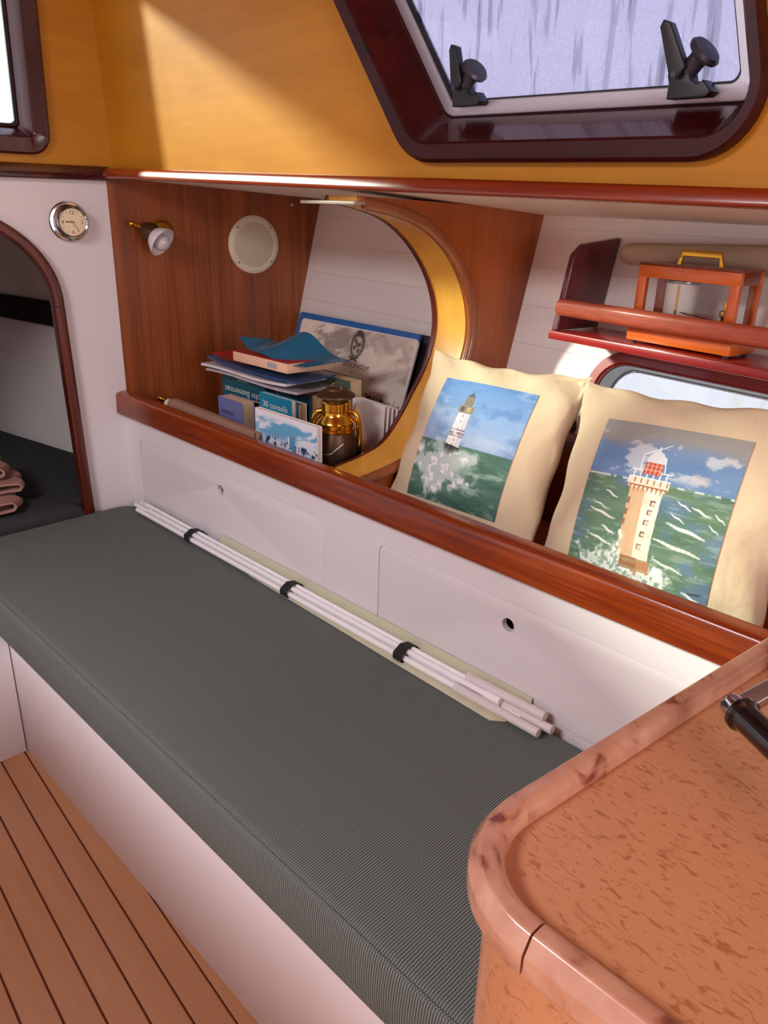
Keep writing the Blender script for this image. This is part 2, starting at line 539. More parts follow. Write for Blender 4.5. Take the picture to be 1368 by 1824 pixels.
def frame(org, ux, uy):
    ux = Vector(ux).normalized(); uy = Vector(uy).normalized()
    n = ux.cross(uy).normalized(); uy = n.cross(ux)
    m = Matrix.Identity(4)
    for i in range(3):
        m[i][0], m[i][1], m[i][2], m[i][3] = ux[i], uy[i], n[i], org[i]
    return m


def boxm(dx, dy, dz, mtx, bevel=0.0, seg=2):
    """box of the given size centred on the frame's origin"""
    bm = bmesh.new()
    bmesh.ops.create_cube(bm, size=1.0)
    bmesh.ops.scale(bm, vec=(dx, dy, dz), verts=bm.verts)
    if bevel > 0:
        bmesh.ops.bevel(bm, geom=bm.edges[:], offset=bevel, segments=seg, affect='EDGES', profile=0.5)
    bmesh.ops.transform(bm, matrix=mtx, verts=bm.verts)
    return bm_mesh(bm)


def boxw(x0, x1, y0, y1, z0, z1, bevel=0.0, seg=2):
    return boxm(x1 - x0, y1 - y0, z1 - z0, Matrix.Translation(((x0 + x1) / 2, (y0 + y1) / 2, (z0 + z1) / 2)), bevel, seg)


def boxb(s0, s1, o0, o1, z0, z1, bevel=0.0, seg=2):
    return boxm(s1 - s0, o1 - o0, z1 - z0, frame(W((s0 + s1) / 2, (o0 + o1) / 2, (z0 + z1) / 2), A, O), bevel, seg)


def joinm(meshes):
    bm = bmesh.new()
    for me in meshes:
        bm.from_mesh(me)
        bpy.data.meshes.remove(me)
    me = bpy.data.meshes.new('m')
    bm.to_mesh(me); bm.free()
    return me


def ext(loops, mtx, t, bevel=0.0, z0=0.0):
    """flat outline with holes, in the frame's xy, thickness t along its normal from z0"""
    cu = bpy.data.curves.new('c', 'CURVE')
    cu.dimensions = '2D'
    cu.fill_mode = 'BOTH'
    cu.extrude = max(t / 2 - bevel, 0)
    cu.bevel_depth = bevel
    cu.bevel_resolution = 2
    cu.offset = -bevel
    for lp in loops:
        sp = cu.splines.new('POLY')
        sp.points.add(len(lp) - 1)
        for k, p in enumerate(lp):
            sp.points[k].co = (p[0], p[1], 0, 1)
        sp.use_cyclic_u = True
    o = bpy.data.objects.new('c', cu)
    COL.objects.link(o)
    dg = bpy.context.evaluated_depsgraph_get()
    me = bpy.data.meshes.new_from_object(o.evaluated_get(dg))
    bpy.data.objects.remove(o); bpy.data.curves.remove(cu)
    me.materials.clear()
    me.transform(mtx @ Matrix.Translation((0, 0, z0 + t / 2)))
    bm = bmesh.new(); bm.from_mesh(me)
    bmesh.ops.remove_doubles(bm, verts=bm.verts, dist=1e-6)
    bmesh.ops.recalc_face_normals(bm, faces=bm.faces)
    bm.to_mesh(me); bm.free()
    return me


def rpoly(pts, r, n=8):
    """polygon with rounded corners; r is one radius or one per corner"""
    out = []
    N = len(pts)
    rs = r if isinstance(r, (list, tuple)) else [r] * N
    for i in range(N):
        p0, p1, p2 = Vector(pts[i - 1]), Vector(pts[i]), Vector(pts[(i + 1) % N])
        if rs[i] <= 1e-6:
            out += [tuple(p1)] * 1 if n == 0 else [tuple(p1)]
            continue
        a = (p0 - p1).normalized(); b = (p2 - p1).normalized()
        ang = math.acos(max(-1, min(1, a.dot(b))))
        d = rs[i] / math.tan(ang / 2)
        c = p1 + (a + b).normalized() * (rs[i] / math.sin(ang / 2))
        s = p1 + a * d - c; e = p1 + b * d - c
        a0 = math.atan2(s.y, s.x); a1 = math.atan2(e.y, e.x)
        da = (a1 - a0 + PI) % (2 * PI) - PI
        for k in range(n + 1):
            t = a0 + da * k / n
            out.append((c.x + rs[i] * math.cos(t), c.y + rs[i] * math.sin(t)))
    return out


def inset(pts, d, fac=None):
    """inset of a counter-clockwise convex polygon; fac scales the inset edge by edge"""
    N = len(pts); out = []
    if fac:
        for i in range(N):
            p0, p1, p2 = Vector(pts[i - 1]), Vector(pts[i]), Vector(pts[(i + 1) % N])
            e1 = (p1 - p0).normalized(); e2 = (p2 - p1).normalized()
            n1 = Vector((-e1.y, e1.x)); n2 = Vector((-e2.y, e2.x))
            d1, d2 = d * fac[i - 1], d * fac[i]
            det = n1.x * n2.y - n1.y * n2.x
            out.append(tuple(p1 + Vector(((d1 * n2.y - d2 * n1.y) / det, (n1.x * d2 - n2.x * d1) / det))))
        return out
    for i in range(N):
        p0, p1, p2 = Vector(pts[i - 1]), Vector(pts[i]), Vector(pts[(i + 1) % N])
        e1 = (p1 - p0).normalized(); e2 = (p2 - p1).normalized()
        n1 = Vector((-e1.y, e1.x)); n2 = Vector((-e2.y, e2.x))
        m = (n1 + n2)
        m = m / max(1e-6, (1 + n1.dot(n2)))
        out.append(tuple(p1 + m * d))
    return out


def loft(loops3, closed_ring=True, caps=False):
    n = len(loops3[0]); verts = []; faces = []
    for lp in loops3:
        verts += [tuple(p) for p in lp]
    for i in range(len(loops3) - 1):
        for k in range(n if closed_ring else n - 1):
            k2 = (k + 1) % n
            faces.append((i * n + k, i * n + k2, (i + 1) * n + k2, (i + 1) * n + k))
    if caps:
        faces.append(tuple(range(n))[::-1])
        faces.append(tuple(range((len(loops3) - 1) * n, len(loops3) * n)))
    bm = bmesh.new()
    bv = [bm.verts.new(v) for v in verts]
    for f in faces:
        try:
            bm.faces.new([bv[i] for i in f])
        except ValueError:
            pass
    return bm_mesh(bm)


def ring(pts, rads, layers, mtx, n=8, close=False, fac=None):
    """frame section swept round an outline: layers are (inset, height along the frame normal)"""
    L = []
    for d, h in layers:
        lp = rpoly(inset(pts, d, fac), [max(0.012, r - d) for r in rads], n)
        L.append([mtx @ Vector((p[0], p[1], h)) for p in lp])
    if close:
        L.append(L[0])
    return loft(L)


def tube(path, r, seg=12, caps=True, closed=False):
    path = [Vector(p) for p in path]
    rs = r if isinstance(r, (list, tuple)) else [r] * len(path)
    loops = []
    prev = None
    N = len(path)
    for i, p in enumerate(path):
        if closed:
            t = path[(i + 1) % N] - path[i - 1]
        else:
            t = path[min(i + 1, N - 1)] - path[max(i - 1, 0)]
        t.normalize()
        if prev is None:
            u = t.orthogonal().normalized()
        else:
            u = (prev - t * prev.dot(t)).normalized()
        prev = u
        v = t.cross(u)
        loops.append([p + u * rs[i] * math.cos(2 * PI * k / seg) + v * rs[i] * math.sin(2 * PI * k / seg) for k in range(seg)])
    if closed:
        loops.append(loops[0])
        caps = False
    return loft(loops, True, caps)


def sweep(path, prof, up, closed=False, caps=True):
    """2D profile (a across, b along up) swept along a path"""
    path = [Vector(p) for p in path]; N = len(path); up = Vector(up)
    loops = []
    for i, p in enumerate(path):
        if closed:
            t = (path[(i + 1) % N] - path[i - 1])
            t1 = (path[(i + 1) % N] - p).normalized(); t0 = (p - path[i - 1]).normalized()
        else:
            t = path[min(i + 1, N - 1)] - path[max(i - 1, 0)]
            t1 = t.normalized(); t0 = t1
            if 0 < i < N - 1:
                t1 = (path[i + 1] - p).normalized(); t0 = (p - path[i - 1]).normalized()
        t.normalize()
        side = t.cross(up).normalized()
        vv = side.cross(t)
        k = 1 / max(0.5, math.sqrt(max(0.0, (1 + t0.dot(t1)) / 2)))
        loops.append([p + side * a * k + vv * b for a, b in prof])
    if closed:
        loops.append(loops[0]); caps = False
    return loft(loops, True, caps)


def rect_prof(w, h, r, n=4):
    return rpoly([(-w / 2, -h / 2), (w / 2, -h / 2), (w / 2, h / 2), (-w / 2, h / 2)], r, n)


def lathe(prof, p0, axis, seg=28, cap0=False, cap1=False):
    """profile of (radius, distance along axis)"""
    axis = Vector(axis).normalized(); p0 = Vector(p0)
    u = axis.orthogonal().normalized(); v = axis.cross(u)
    loops = []
    for r, h in prof:
        r = max(r, 1e-5)
        loops.append([p0 + axis * h + (u * math.cos(2 * PI * k / seg) + v * math.sin(2 * PI * k / seg)) * r for k in range(seg)])
    return loft(loops, True, cap0 or cap1)


def sphere(c, r, seg=20, rings=12, sc=(1, 1, 1)):
    bm = bmesh.new()
    bmesh.ops.create_uvsphere(bm, u_segments=seg, v_segments=rings, radius=r)
    bmesh.ops.scale(bm, vec=sc, verts=bm.verts)
    bmesh.ops.translate(bm, vec=Vector(c), verts=bm.verts)
    return bm_mesh(bm)


def text_mesh(s, size, mapf, align='CENTER', ext_t=0.0):
    cu = bpy.data.curves.new('t', 'FONT')
    cu.body = s; cu.size = size; cu.align_x = align
    cu.resolution_u = 2
    o = bpy.data.objects.new('t', cu); COL.objects.link(o)
    dg = bpy.context.evaluated_depsgraph_get()
    me = bpy.data.meshes.new_from_object(o.evaluated_get(dg))
    bpy.data.objects.remove(o); bpy.data.curves.remove(cu)
    me.materials.clear()
    for v in me.vertices:
        v.co = mapf(v.co.x, v.co.y)
    return me


def boolean_cut(me, cutter_me):
    a = bpy.data.objects.new('a', me); c = bpy.data.objects.new('c', cutter_me)
    COL.objects.link(a); COL.objects.link(c)
    md = a.modifiers.new('b', 'BOOLEAN'); md.operation = 'DIFFERENCE'; md.object = c; md.solver = 'EXACT'
    dg = bpy.context.evaluated_depsgraph_get()
    r = bpy.data.meshes.new_from_object(a.evaluated_get(dg))
    bpy.data.objects.remove(a); bpy.data.objects.remove(c)
    return r


# ---------------------------------------------------------------- painting helpers (flat pictures, as vertex colours)
def vnoise(x, y, seed):
    xi = np.floor(x).astype(np.int64); yi = np.floor(y).astype(np.int64)
    fx = x - xi; fy = y - yi
    fx = fx * fx * (3 - 2 * fx); fy = fy * fy * (3 - 2 * fy)

    def h(a, b):
        v = np.sin(a * 127.1 + b * 311.7 + seed * 74.7) * 43758.5453
        return v - np.floor(v)
    return (h(xi, yi) * (1 - fx) + h(xi + 1, yi) * fx) * (1 - fy) + (h(xi, yi + 1) * (1 - fx) + h(xi + 1, yi + 1) * fx) * fy


def fbm(x, y, seed, octv=4):
    t = np.zeros_like(x); a = 0.5; tot = 0
    for k in range(octv):
        t += a * vnoise(x * 2 ** k, y * 2 ** k, seed + k * 13); tot += a; a *= 0.55
    return t / tot


def sm(a, b, x):
    t = np.clip((x - a) / (b - a), 0, 1)
    return t * t * (3 - 2 * t)


class Canvas:
    def __init__(self, nu, nv, aspect):
        self.nu, self.nv = nu, nv
        u = np.linspace(0, 1, nu); v = np.linspace(0, 1, nv)
        self.x, self.y = np.meshgrid(u, v)
        self.asp = aspect            # height / width
        self.Y = self.y * aspect
        self.c = np.zeros((nv, nu, 3))

    def blend(self, mask, col):
        m = np.clip(mask, 0, 1)[..., None]
        self.c = self.c * (1 - m) + np.array(col, float) * m if not isinstance(col, np.ndarray) or col.ndim == 1 else self.c * (1 - m) + col * m

    def poly(self, pts, col, soft=0.0, op=1.0):
        inside = np.zeros(self.x.shape, bool)
        N = len(pts)
        for i in range(N):
            x0, y0 = pts[i]; x1, y1 = pts[(i + 1) % N]
            cond = ((y0 > self.y) != (y1 > self.y))
            xin = (x1 - x0) * (self.y - y0) / ((y1 - y0) if abs(y1 - y0) > 1e-9 else 1e-9) + x0
            inside ^= cond & (self.x < xin)
        self.blend(inside * op, col)

    def line(self, p0, p1, w, col, op=1.0):
        ax, ay = p0[0], p0[1] * self.asp; bx, by = p1[0], p1[1] * self.asp
        dx, dy = bx - ax, by - ay
        t = np.clip(((self.x - ax) * dx + (self.Y - ay) * dy) / (dx * dx + dy * dy + 1e-12), 0, 1)
        d = np.hypot(self.x - ax - t * dx, self.Y - ay - t * dy)
        self.blend((1 - sm(w * 0.6, w * 1.2, d)) * op, col)

    def ell(self, c, rx, ry, col, op=1.0, soft=0.2):
        d = np.hypot((self.x - c[0]) / rx, (self.Y - c[1] * self.asp) / ry)
        self.blend((1 - sm(1 - soft, 1 + soft, d)) * op, col)


def picture(name, cv, mapf, mat, parent):
    nu, nv = cv.nu, cv.nv
    verts = []
    for j in range(nv):
        for i in range(nu):
            verts.append(mapf(i / (nu - 1), j / (nv - 1)))
    faces = [(j * nu + i, (j + 1) * nu + i, (j + 1) * nu + i + 1, j * nu + i + 1) for j in range(nv - 1) for i in range(nu - 1)]
    me = mesh_of(verts, faces)
    c = np.clip(cv.c, 0, 255) / 255.0
    c = np.where(c <= 0.04045, c / 12.92, ((c + 0.055) / 1.055) ** 2.4)
    at = me.color_attributes.new('Col', 'FLOAT_COLOR', 'POINT')
    at.data.foreach_set('color', np.concatenate([c.reshape(-1, 3), np.ones((nu * nv, 1))], 1).astype(np.float32).ravel())
    return add(name, me, mat, parent, smooth=180)


# ================================================================ THE SETTING
# ---- floor: laid planks with dark seams
FLR = frame((0, 0, 0), (math.cos(math.radians(-4.5)), math.sin(math.radians(-4.5)), 0), (math.sin(math.radians(4.5)), math.cos(math.radians(4.5)), 0))
floor = struct(add('floor', boxw(-2.7, 1.75, -2.1, 1.1, -0.05, -0.003), M_caulk))
pl_me = None
p_line = Vector((-0.857, 0.44, 0))
fy = FLR.inverted() @ p_line
for k in range(-34, 3):
    yc = fy.y + (k + 0.5) * 0.0572
    me = boxm(3.4, 0.0533, 0.02, FLR @ Matrix.Translation((-0.15, yc, -0.0088)), 0.0012, 1) if pl_me is None else None
    if pl_me is None:
        o = add('plank', me, M_floor, floor, smooth=0)
        pl_me = o.data; base = o.location.copy(); y_first = yc
    else:
        o = bpy.data.objects.new('plank', pl_me); COL.objects.link(o); o.parent = floor
        d = FLR.to_3x3() @ Vector((0, yc - y_first, 0))
        o.location = base + d

# ---- forward bulkhead, white below with an arched doorway
BKF = frame(W(0, 0, 0), O, Z)       # normal points aft


def arch_loop(w0, w1, zb, spring, zh, c):
    pts = [(c - w0, zb), (c + w0, zb)]
    for k in range(0, 33):
        t = PI * k / 32
        ct, st = math.cos(t), math.sin(t)
        pts.append((c + w1 * math.copysign(abs(ct) ** 0.92, ct), spring + zh * abs(st) ** 0.92))
    return pts


ARC_C = -0.52
arch_in = arch_loop(0.376, 0.358, 0.33, 1.03, 0.255, ARC_C)
outer = [(-2.75, -0.02), (0.78, -0.02), (0.78, 1.372), (-2.75, 1.372)]
wall_f = struct(add('wall_forward', ext([outer, arch_in], BKF, 0.03, 0, -0.03), M_white, smooth=30))
# arched door trim in two lengths with a visible joint
d1 = bpy.data.objects.new('door_1', None); COL.objects.link(d1); d1.location = W(0, ARC_C, 0.33); struct(d1)
arch_path = [BKF @ Vector((p[0], p[1], 0)) for p in arch_in]
right_leg = [BKF @ Vector((ARC_C + 0.378 - 0.018 * t, 0.33 + 0.70 * t, 0.0)) for t in [0, .25, .5, .75, 1.0]]
curve_tr = [BKF @ Vector((ARC_C + 0.360 * math.cos(t), 1.032 + 0.267 * abs(math.sin(t)) ** 0.92, 0)) for t in [PI * k / 40 for k in range(41)]]
left_leg = [BKF @ Vector((ARC_C - 0.378 + 0.018 * t, 0.33 + 0.70 * t, 0.0)) for t in [0, .5, 1.0]]
pr = rect_prof(0.028, 0.05, 0.007)
add('casing_upright', sweep(right_leg, pr, A), M_mahog_z, d1)
add('casing_upright', sweep(left_leg, pr, A), M_mahog_z, d1)
add('casing_arch', sweep(curve_tr, pr, A), M_mahog_z, d1)

# sapele veneered part of the bulkhead
panel = [(0.006, 0.655), (ohull(0.655), 0.655), (ohull(1.0) - 0.002, 1.0), (ohull(1.32) + 0.004, 1.335), (0.006, 1.362)]
add('veneer_panel', ext([panel], BKF, 0.004, 0.0, 0.0005), M_sapele, wall_f, smooth=30)
# small screw cap high on the veneer
add('screw_cap', lathe([(0.004, 0), (0.004, 0.002), (0.002, 0.003), (0, 0.003)], W(0.0045, 0.583, 1.304), A, 12), M_cream, wall_f)

# ---- upper forward panel of the doghouse with its windows
FW1 = [(-1.05, 1.408), (-0.132, 1.408), (-0.120, 1.945), (-1.05, 1.945)]
FW2 = [(-2.02, 1.408), (-1.115, 1.408), (-1.115, 1.945), (-2.02, 1.945)]
RF = [0.05] * 4
up_outer = [(-2.75, 1.372), (0.034, 1.372), (0.006, 2.02), (-2.75, 2.02)]
wall_u = struct(add('wall_doghouse_front', ext([up_outer, rpoly(inset(FW1, 0.03), 0.03), rpoly(inset(FW2, 0.03), 0.03)], BKF, 0.04, 0, -0.04), M_yellow_y, smooth=30))
for k, poly in ((2, FW1), (4, FW2)):
    w = bpy.data.objects.new('window_%d' % k, None); COL.objects.link(w); w.location = BKF @ Vector(((poly[0][0] + poly[1][0]) / 2, 1.408, 0)); struct(w)
    add('frame', ring(poly, RF, [(0, 0.0), (0, 0.016), (0.005, 0.021), (0.038, 0.021), (0.042, 0.017), (0.066, -0.036), (0.070, -0.036)], BKF), M_mahogdark_z, w)
    add('gasket', ring(poly, RF, [(0.066, -0.033), (0.066, -0.029), (0.071, -0.028), (0.072, -0.036)], BKF), M_rubber, w)
    add('pane', ext([rpoly(inset(poly, 0.066), 0.02)], BKF, 0.004, 0, -0.037), M_front, w, smooth=0)

# ---- dark trim along the bulkhead under the front windows
add_t = struct(add('trim_1', boxb(-0.002, 0.022, -2.6, 0.012, 1.352, 1.388, 0.004), M_mahogdark))

# ---- coachroof side with the big opening window
CRF = frame((0, 1.101, 1.36), X, (0, -0.04, 1))


def cr(x, z):
    return (x, (z - 1.36))


WIN = [cr(-1.040, 1.386), cr(-0.412, 1.380), cr(-0.545, 1.86), cr(-1.370, 1.86)]
WR = [0.105, 0.085, 0.07, 0.08]
wall_c = struct(add('wall_coachroof', ext([[(-2.20, 0.010), (1.75, -0.070), (1.75, 0.68), (-2.20, 0.68)], rpoly(inset(WIN, 0.025), [0.08, 0.06, 0.05, 0.06])], CRF, 0.062, 0, -0.062), M_yellow, smooth=30))
WF = [1.0, 0.55, 1.0, 1.0]
w1 = bpy.data.objects.new('window_1', None); COL.objects.link(w1); w1.location = CRF @ Vector((-0.75, 0.02, 0)); struct(w1)
add('frame', ring(WIN, WR, [(0, 0.0), (0, 0.018), (0.006, 0.025), (0.028, 0.025), (0.032, 0.022)], CRF, 10, False, WF), M_framedark, w1, smooth=35)
add('reveal', ring(WIN, WR, [(0.032, 0.022), (0.075, -0.050), (0.080, -0.050)], CRF, 10, False, WF), M_mahogdark, w1, smooth=35)
add('sash', ring(WIN, WR, [(0.073, -0.050), (0.074, -0.043), (0.077, -0.041), (0.094, -0.041), (0.096, -0.043), (0.096, -0.058)], CRF, 10, False, WF), M_alu, w1, smooth=35)
add('gasket', ring(WIN, WR, [(0.0950, -0.0425), (0.0975, -0.0425), (0.0985, -0.048), (0.0985, -0.058)], CRF, 10, False, WF), M_rubber, w1, smooth=35)
add('pane', ext([rpoly(inset(WIN, 0.095, WF), [0.02, 0.02, 0.02, 0.02])], CRF, 0.006, 0, -0.060), M_dew, w1, smooth=0)


def window_latch(x, z, sc, lean):
    """black catch on the sash: angled foot, lever arm and mushroom knob"""
    def q(a, b, c):
        return CRF @ Vector((x + a * sc, (z - 1.36) + b * sc, c * sc - 0.041))
    F = frame(q(0, 0, 0), X, CRF.to_3x3() @ Vector((0, 1, 0)))
    S = Matrix.Scale(sc, 4)
    foot = ext([[(-0.020, -0.006), (0.034, -0.006), (0.040, 0.000), (0.028, 0.014), (0.020, 0.010), (0.010, 0.016), (0.006, 0.030), (-0.006, 0.036), (-0.018, 0.030), (-0.022, 0.022), (-0.019, 0.012)]], F @ S, 0.026, 0.0015, 0)
    base = add('latch', foot, M_black, w1)
    lever = ext([[(-0.016, 0.022), (-0.003, 0.018), (0.006, 0.030), (-0.008 + lean, 0.082), (-0.018 + lean, 0.086), (-0.022 + lean, 0.078)]], F @ S, 0.016, 0.0015, 0.020)
    add('lever', lever, M_black, base)
    kp = F @ S @ Vector((0.004, 0.030, 0.016))
    ax = (F.to_3x3() @ Vector((0.62, 0.55, 0.1))).normalized()
    add('knob', lathe([(0.0001, -0.004 * sc), (0.013 * sc, -0.004 * sc), (0.012 * sc, 0.010 * sc), (0.013 * sc, 0.016 * sc), (0.022 * sc, 0.021 * sc), (0.0235 * sc, 0.025 * sc), (0.020 * sc, 0.029 * sc), (0.0001, 0.030 * sc)], kp, ax, 20), M_knob, base)
    add('pivot_screw', lathe([(0.004 * sc, 0), (0.004 * sc, 0.002), (0.0001, 0.002)], F @ S @ Vector((-0.008, 0.022, 0.036)), F.to_3x3() @ Vector((0, 0, 1)), 10), M_knob, base)


window_latch(-0.948, 1.477, 0.98, 0.0)
window_latch(-0.562, 1.466, 1.02, -0.014)

# ---- moulding along the foot of the coachroof side
def mz(x):
    return 1.3715 - 0.0204 * (x + 2.129)


mpath = [(x, 1.078, mz(x)) for x in np.linspace(-2.165, 1.70, 12)]
struct(add('trim_2', sweep(mpath, rpoly([(-0.017, -0.0125), (0.020, -0.0125), (0.012, 0.0125), (-0.017, 0.0125)], [0.004, 0.006, 0.009, 0.003], 4), Z), M_mould, smooth=35))

# ---- deckhead under the side deck
dv = []
for t in np.linspace(0, 1, 6):
    x = -2.17 + 3.9 * t
    dv.append((x, 1.075, mz(x) - 0.008))
for t in np.linspace(0, 1, 6):
    s = 3.9 * t
    zz = 1.322 - 0.024 * min(1, s / 0.93) - 0.002 * max(0, s - 0.93)
    dv.append(tuple(W(s, ohull(zz) + 0.02, zz)))
df = [(i, i + 1, 7 + i, 6 + i) for i in range(5)]
dm = mesh_of(dv, df)
bm = bmesh.new(); bm.from_mesh(dm)
rg = bmesh.ops.extrude_face_region(bm, geom=bm.faces[:])
bmesh.ops.translate(bm, vec=(0, 0, 0.02), verts=[v for v in rg['geom'] if isinstance(v, bmesh.types.BMVert)])
struct(add('ceiling_side_deck', bm_mesh(bm), M_deckwhite, smooth=0))

# ---- hull side: painted planking with fine seams, an oval portlight
HUL = frame(W(0, ohull(0.874), 0.874), A, O * 0.235 + Z)
HN = HUL.to_3x3() @ Vector((0, 0, 1))


def hy(z):
    return (z - 0.874) * math.sqrt(1 + 0.235 ** 2)


PORT = [(1.222, hy(0.955) - 0.092), (1.90, hy(0.955) - 0.092), (1.90, hy(0.955) + 0.092), (1.222, hy(0.955) + 0.092)]
PR = [0.0919] * 4
hull = struct(add('wall_hull', ext([[(-0.02, hy(0.60)), (3.9, hy(0.60)), (3.9, hy(1.36)), (-0.02, hy(1.36))], rpoly(inset(PORT, 0.025), 0.066, 10)], HUL, 0.01, 0, -0.022), M_hullwhite, smooth=30))
zs = [0.60, 0.68, 0.765, 0.85, 0.935, 1.02, 1.105, 1.19, 1.275, 1.345]
for a, b in zip(zs[:-1], zs[1:]):
    me = boxm(3.9, (hy(b) - hy(a)) - 0.0003, 0.012, HUL @ Matrix.Translation((1.93, (hy(a) + hy(b)) / 2, -0.006)), 0.0006, 1)
    if b > 0.86 and a < 1.05:
        me = boolean_cut(me, ext([rpoly(inset(PORT, 0.02), 0.0715, 10)], HUL, 0.06, 0, -0.03))
    add('plank', me, M_hullwhite, hull, smooth=0)
w3 = bpy.data.objects.new('window_3', None); COL.objects.link(w3); w3.location = HUL @ Vector((1.56, hy(0.86), 0)); struct(w3)
add('frame', ring(PORT, PR, [(0, -0.002), (0, 0.014), (0.004, 0.018), (0.022, 0.018), (0.026, 0.014), (0.026, -0.002)], HUL, 12), M_redshelf, w3)
add('rim', ring(PORT, PR, [(0.0255, 0.006), (0.028, 0.006), (0.033, -0.034), (0.037, -0.034)], HUL, 12), M_steel, w3)
add('pane', ext([rpoly(inset(PORT, 0.032), 0.059, 10)], HUL, 0.006, 0, -0.040), M_port, w3, smooth=0)

# ---- rest of the cabin around and behind the camera
struct(add('ceiling', boxb(-0.045, 4.3, -3.4, 0.6, 2.0, 2.04), M_knee, smooth=0))
struct(add('wall_port', boxw(-2.62, 1.85, -2.14, -2.1, -0.05, 2.02), M_white, smooth=0))
struct(add('wall_aft', ext([[(-2.1, -0.05), (1.9, -0.05), (1.9, 2.02), (-2.1, 2.02)], [(-0.30, 0.88), (0.50, 0.88), (0.50, 1.94), (-0.30, 1.94)]], frame((1.72, 0, 0), Y, Z), 0.03), M_white, smooth=0))

# ---- forward cabin seen through the arch
fd = Vector((0.451, 0.149)).normalized()


def fw(t, off, z):
    """t: forward along the tapering side, from the doorway"""
    s = -0.04 - t * fd.x; o = 0.193 - t * fd.y
    return W(s, o - off, z)


ws = [fw(0, 0, 0.3), fw(2.2, 0, 0.3), fw(2.2, -0.16, 1.45), fw(0, -0.16, 1.45)]
m1 = mesh_of(ws + [v + O * 0.02 for v in ws], [(0, 1, 2, 3), (7, 6, 5, 4), (0, 4, 5, 1), (1, 5, 6, 2), (2, 6, 7, 3), (3, 7, 4, 0)])
struct(add('wall_forepeak', m1, M_hullwhite, smooth=0))
struct(add('wall_forepeak_port', boxb(-2.2, -0.03, -1.95, -1.92, 0.0, 1.5), M_white, smooth=0))
struct(add('wall_forepeak_end', boxb(-2.2, -2.17, -2.0, 0.2, 0.0, 1.5), M_white, smooth=0))
struct(add('ceiling_forepeak', boxb(-2.2, -0.045, -2.2, 0.5, 1.355, 1.37), M_white, smooth=0))
struct(add('floor_forepeak', boxb(-2.2, -0.03, -1.95, 0.25, 0.27, 0.30), M_white, smooth=0))
rail_p = [fw(t, 0.02 - 0.16 * (0.908 - 0.3) / 1.15, 0.908) for t in np.linspace(0.02, 1.6, 6)]
fr_ = add('berth_rail', sweep(rail_p, rect_prof(0.03, 0.088, 0.008), Z), M_forerail)
tag(fr_, 'dark wooden rail along the white side of the forward cabin, through the arch', 'rail')

# ================================================================ SETTEE
# white front board and the step box at its forward end
sb = thing('settee_bench', 'white painted settee base under the long grey-green cushion', 'bench', (-1.0, 0.53, 0))
add('front_board', boxw(-2.15, -0.275, 0.519, 0.537, 0.0, 0.312, 0.002), M_white, sb)
add('top_board', boxw(-2.15, -0.275, 0.525, 1.058, 0.296, 0.312), M_white, sb)
st = add('step_box', boxw(-2.13, -1.762, -0.9, 0.517, 0.0, 0.316, 0.003), M_white)
tag(st, 'white painted box step by the floor at the left end of the settee front', 'step')

# ribbed cushion
def cushion_mesh(x0, x1, y0, y1, z0, z1, r_corner, r_edge, n=8):
    out = rpoly([(x0, y0), (x1, y0), (x1, y1), (x0, y1)], r_corner, 8)
    # densify straight runs so the top can crown a little
    loops = []
    base = [(x0, y0), (x1, y0), (x1, y1), (x0, y1)]

    def lp(d, z):
        rr = [max(0.004, r - d) for r in r_corner]
        return [(p[0], p[1], z) for p in rpoly(inset(base, d), rr, 8)]
    loops.append(lp(r_edge * 0.5, z0))
    loops.append(lp(r_edge * 0.15, z0 + r_edge * 0.15))
    loops.append(lp(0, z0 + r_edge * 0.5))
    for k in range(5):
        loops.append(lp(-0.004 * math.sin(PI * k / 4), z0 + r_edge * 0.5 + (z1 - z0 - 1.0 * r_edge - r_edge * 0.5) * k / 4))
    for k in range(1, n + 1):
        t = PI / 2 * k / n
        loops.append(lp(r_edge * (1 - math.cos(t)), z1 - r_edge + r_edge * math.sin(t)))
    loops.append(lp(r_edge + 0.06, z1 + 0.003))
    loops.append(lp(r_edge + 0.16, z1 + 0.005))
    return loft(loops, True, True)


cu = thing('settee_cushion', 'long dark grey-green ribbed settee cushion along the white locker panel', 'cushion', (-1.2, 0.8, 0.312))
add('cover', cushion_mesh(-2.150, -0.276, 0.512, 1.066, 0.313, 0.432, [0.03, 0.03, 0.02, 0.075], 0.020), M_fabric, cu, smooth=50)
add('seam', tube([(x, 0.5175, 0.4275) for x in np.linspace(-2.12, -0.30, 10)], 0.0016, 6), M_fabric, cu)

# forward berth cushion
fc = thing('berth_cushion', 'dark grey berth cushion inside the arched doorway', 'cushion', W(-0.8, -0.5, 0.33))
fcp = [(0.018, -1.1), (0.018, -0.155), (-0.01, -0.148), (-0.05, 0.16), (-2.1, -0.54), (-2.1, -1.1)]
FZ = frame(B0, A, O)
LL = []
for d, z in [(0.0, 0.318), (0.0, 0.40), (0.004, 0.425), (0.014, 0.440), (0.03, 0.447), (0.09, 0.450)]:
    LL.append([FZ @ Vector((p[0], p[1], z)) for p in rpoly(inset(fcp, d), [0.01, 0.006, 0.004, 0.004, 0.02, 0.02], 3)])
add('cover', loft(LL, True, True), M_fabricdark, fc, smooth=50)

# pinkish towel, folded, at the left edge of the picture
tw = thing('towel', 'folded pinkish towel lying on the dark berth cushion', 'towel', W(-0.12, -0.37, 0.452))


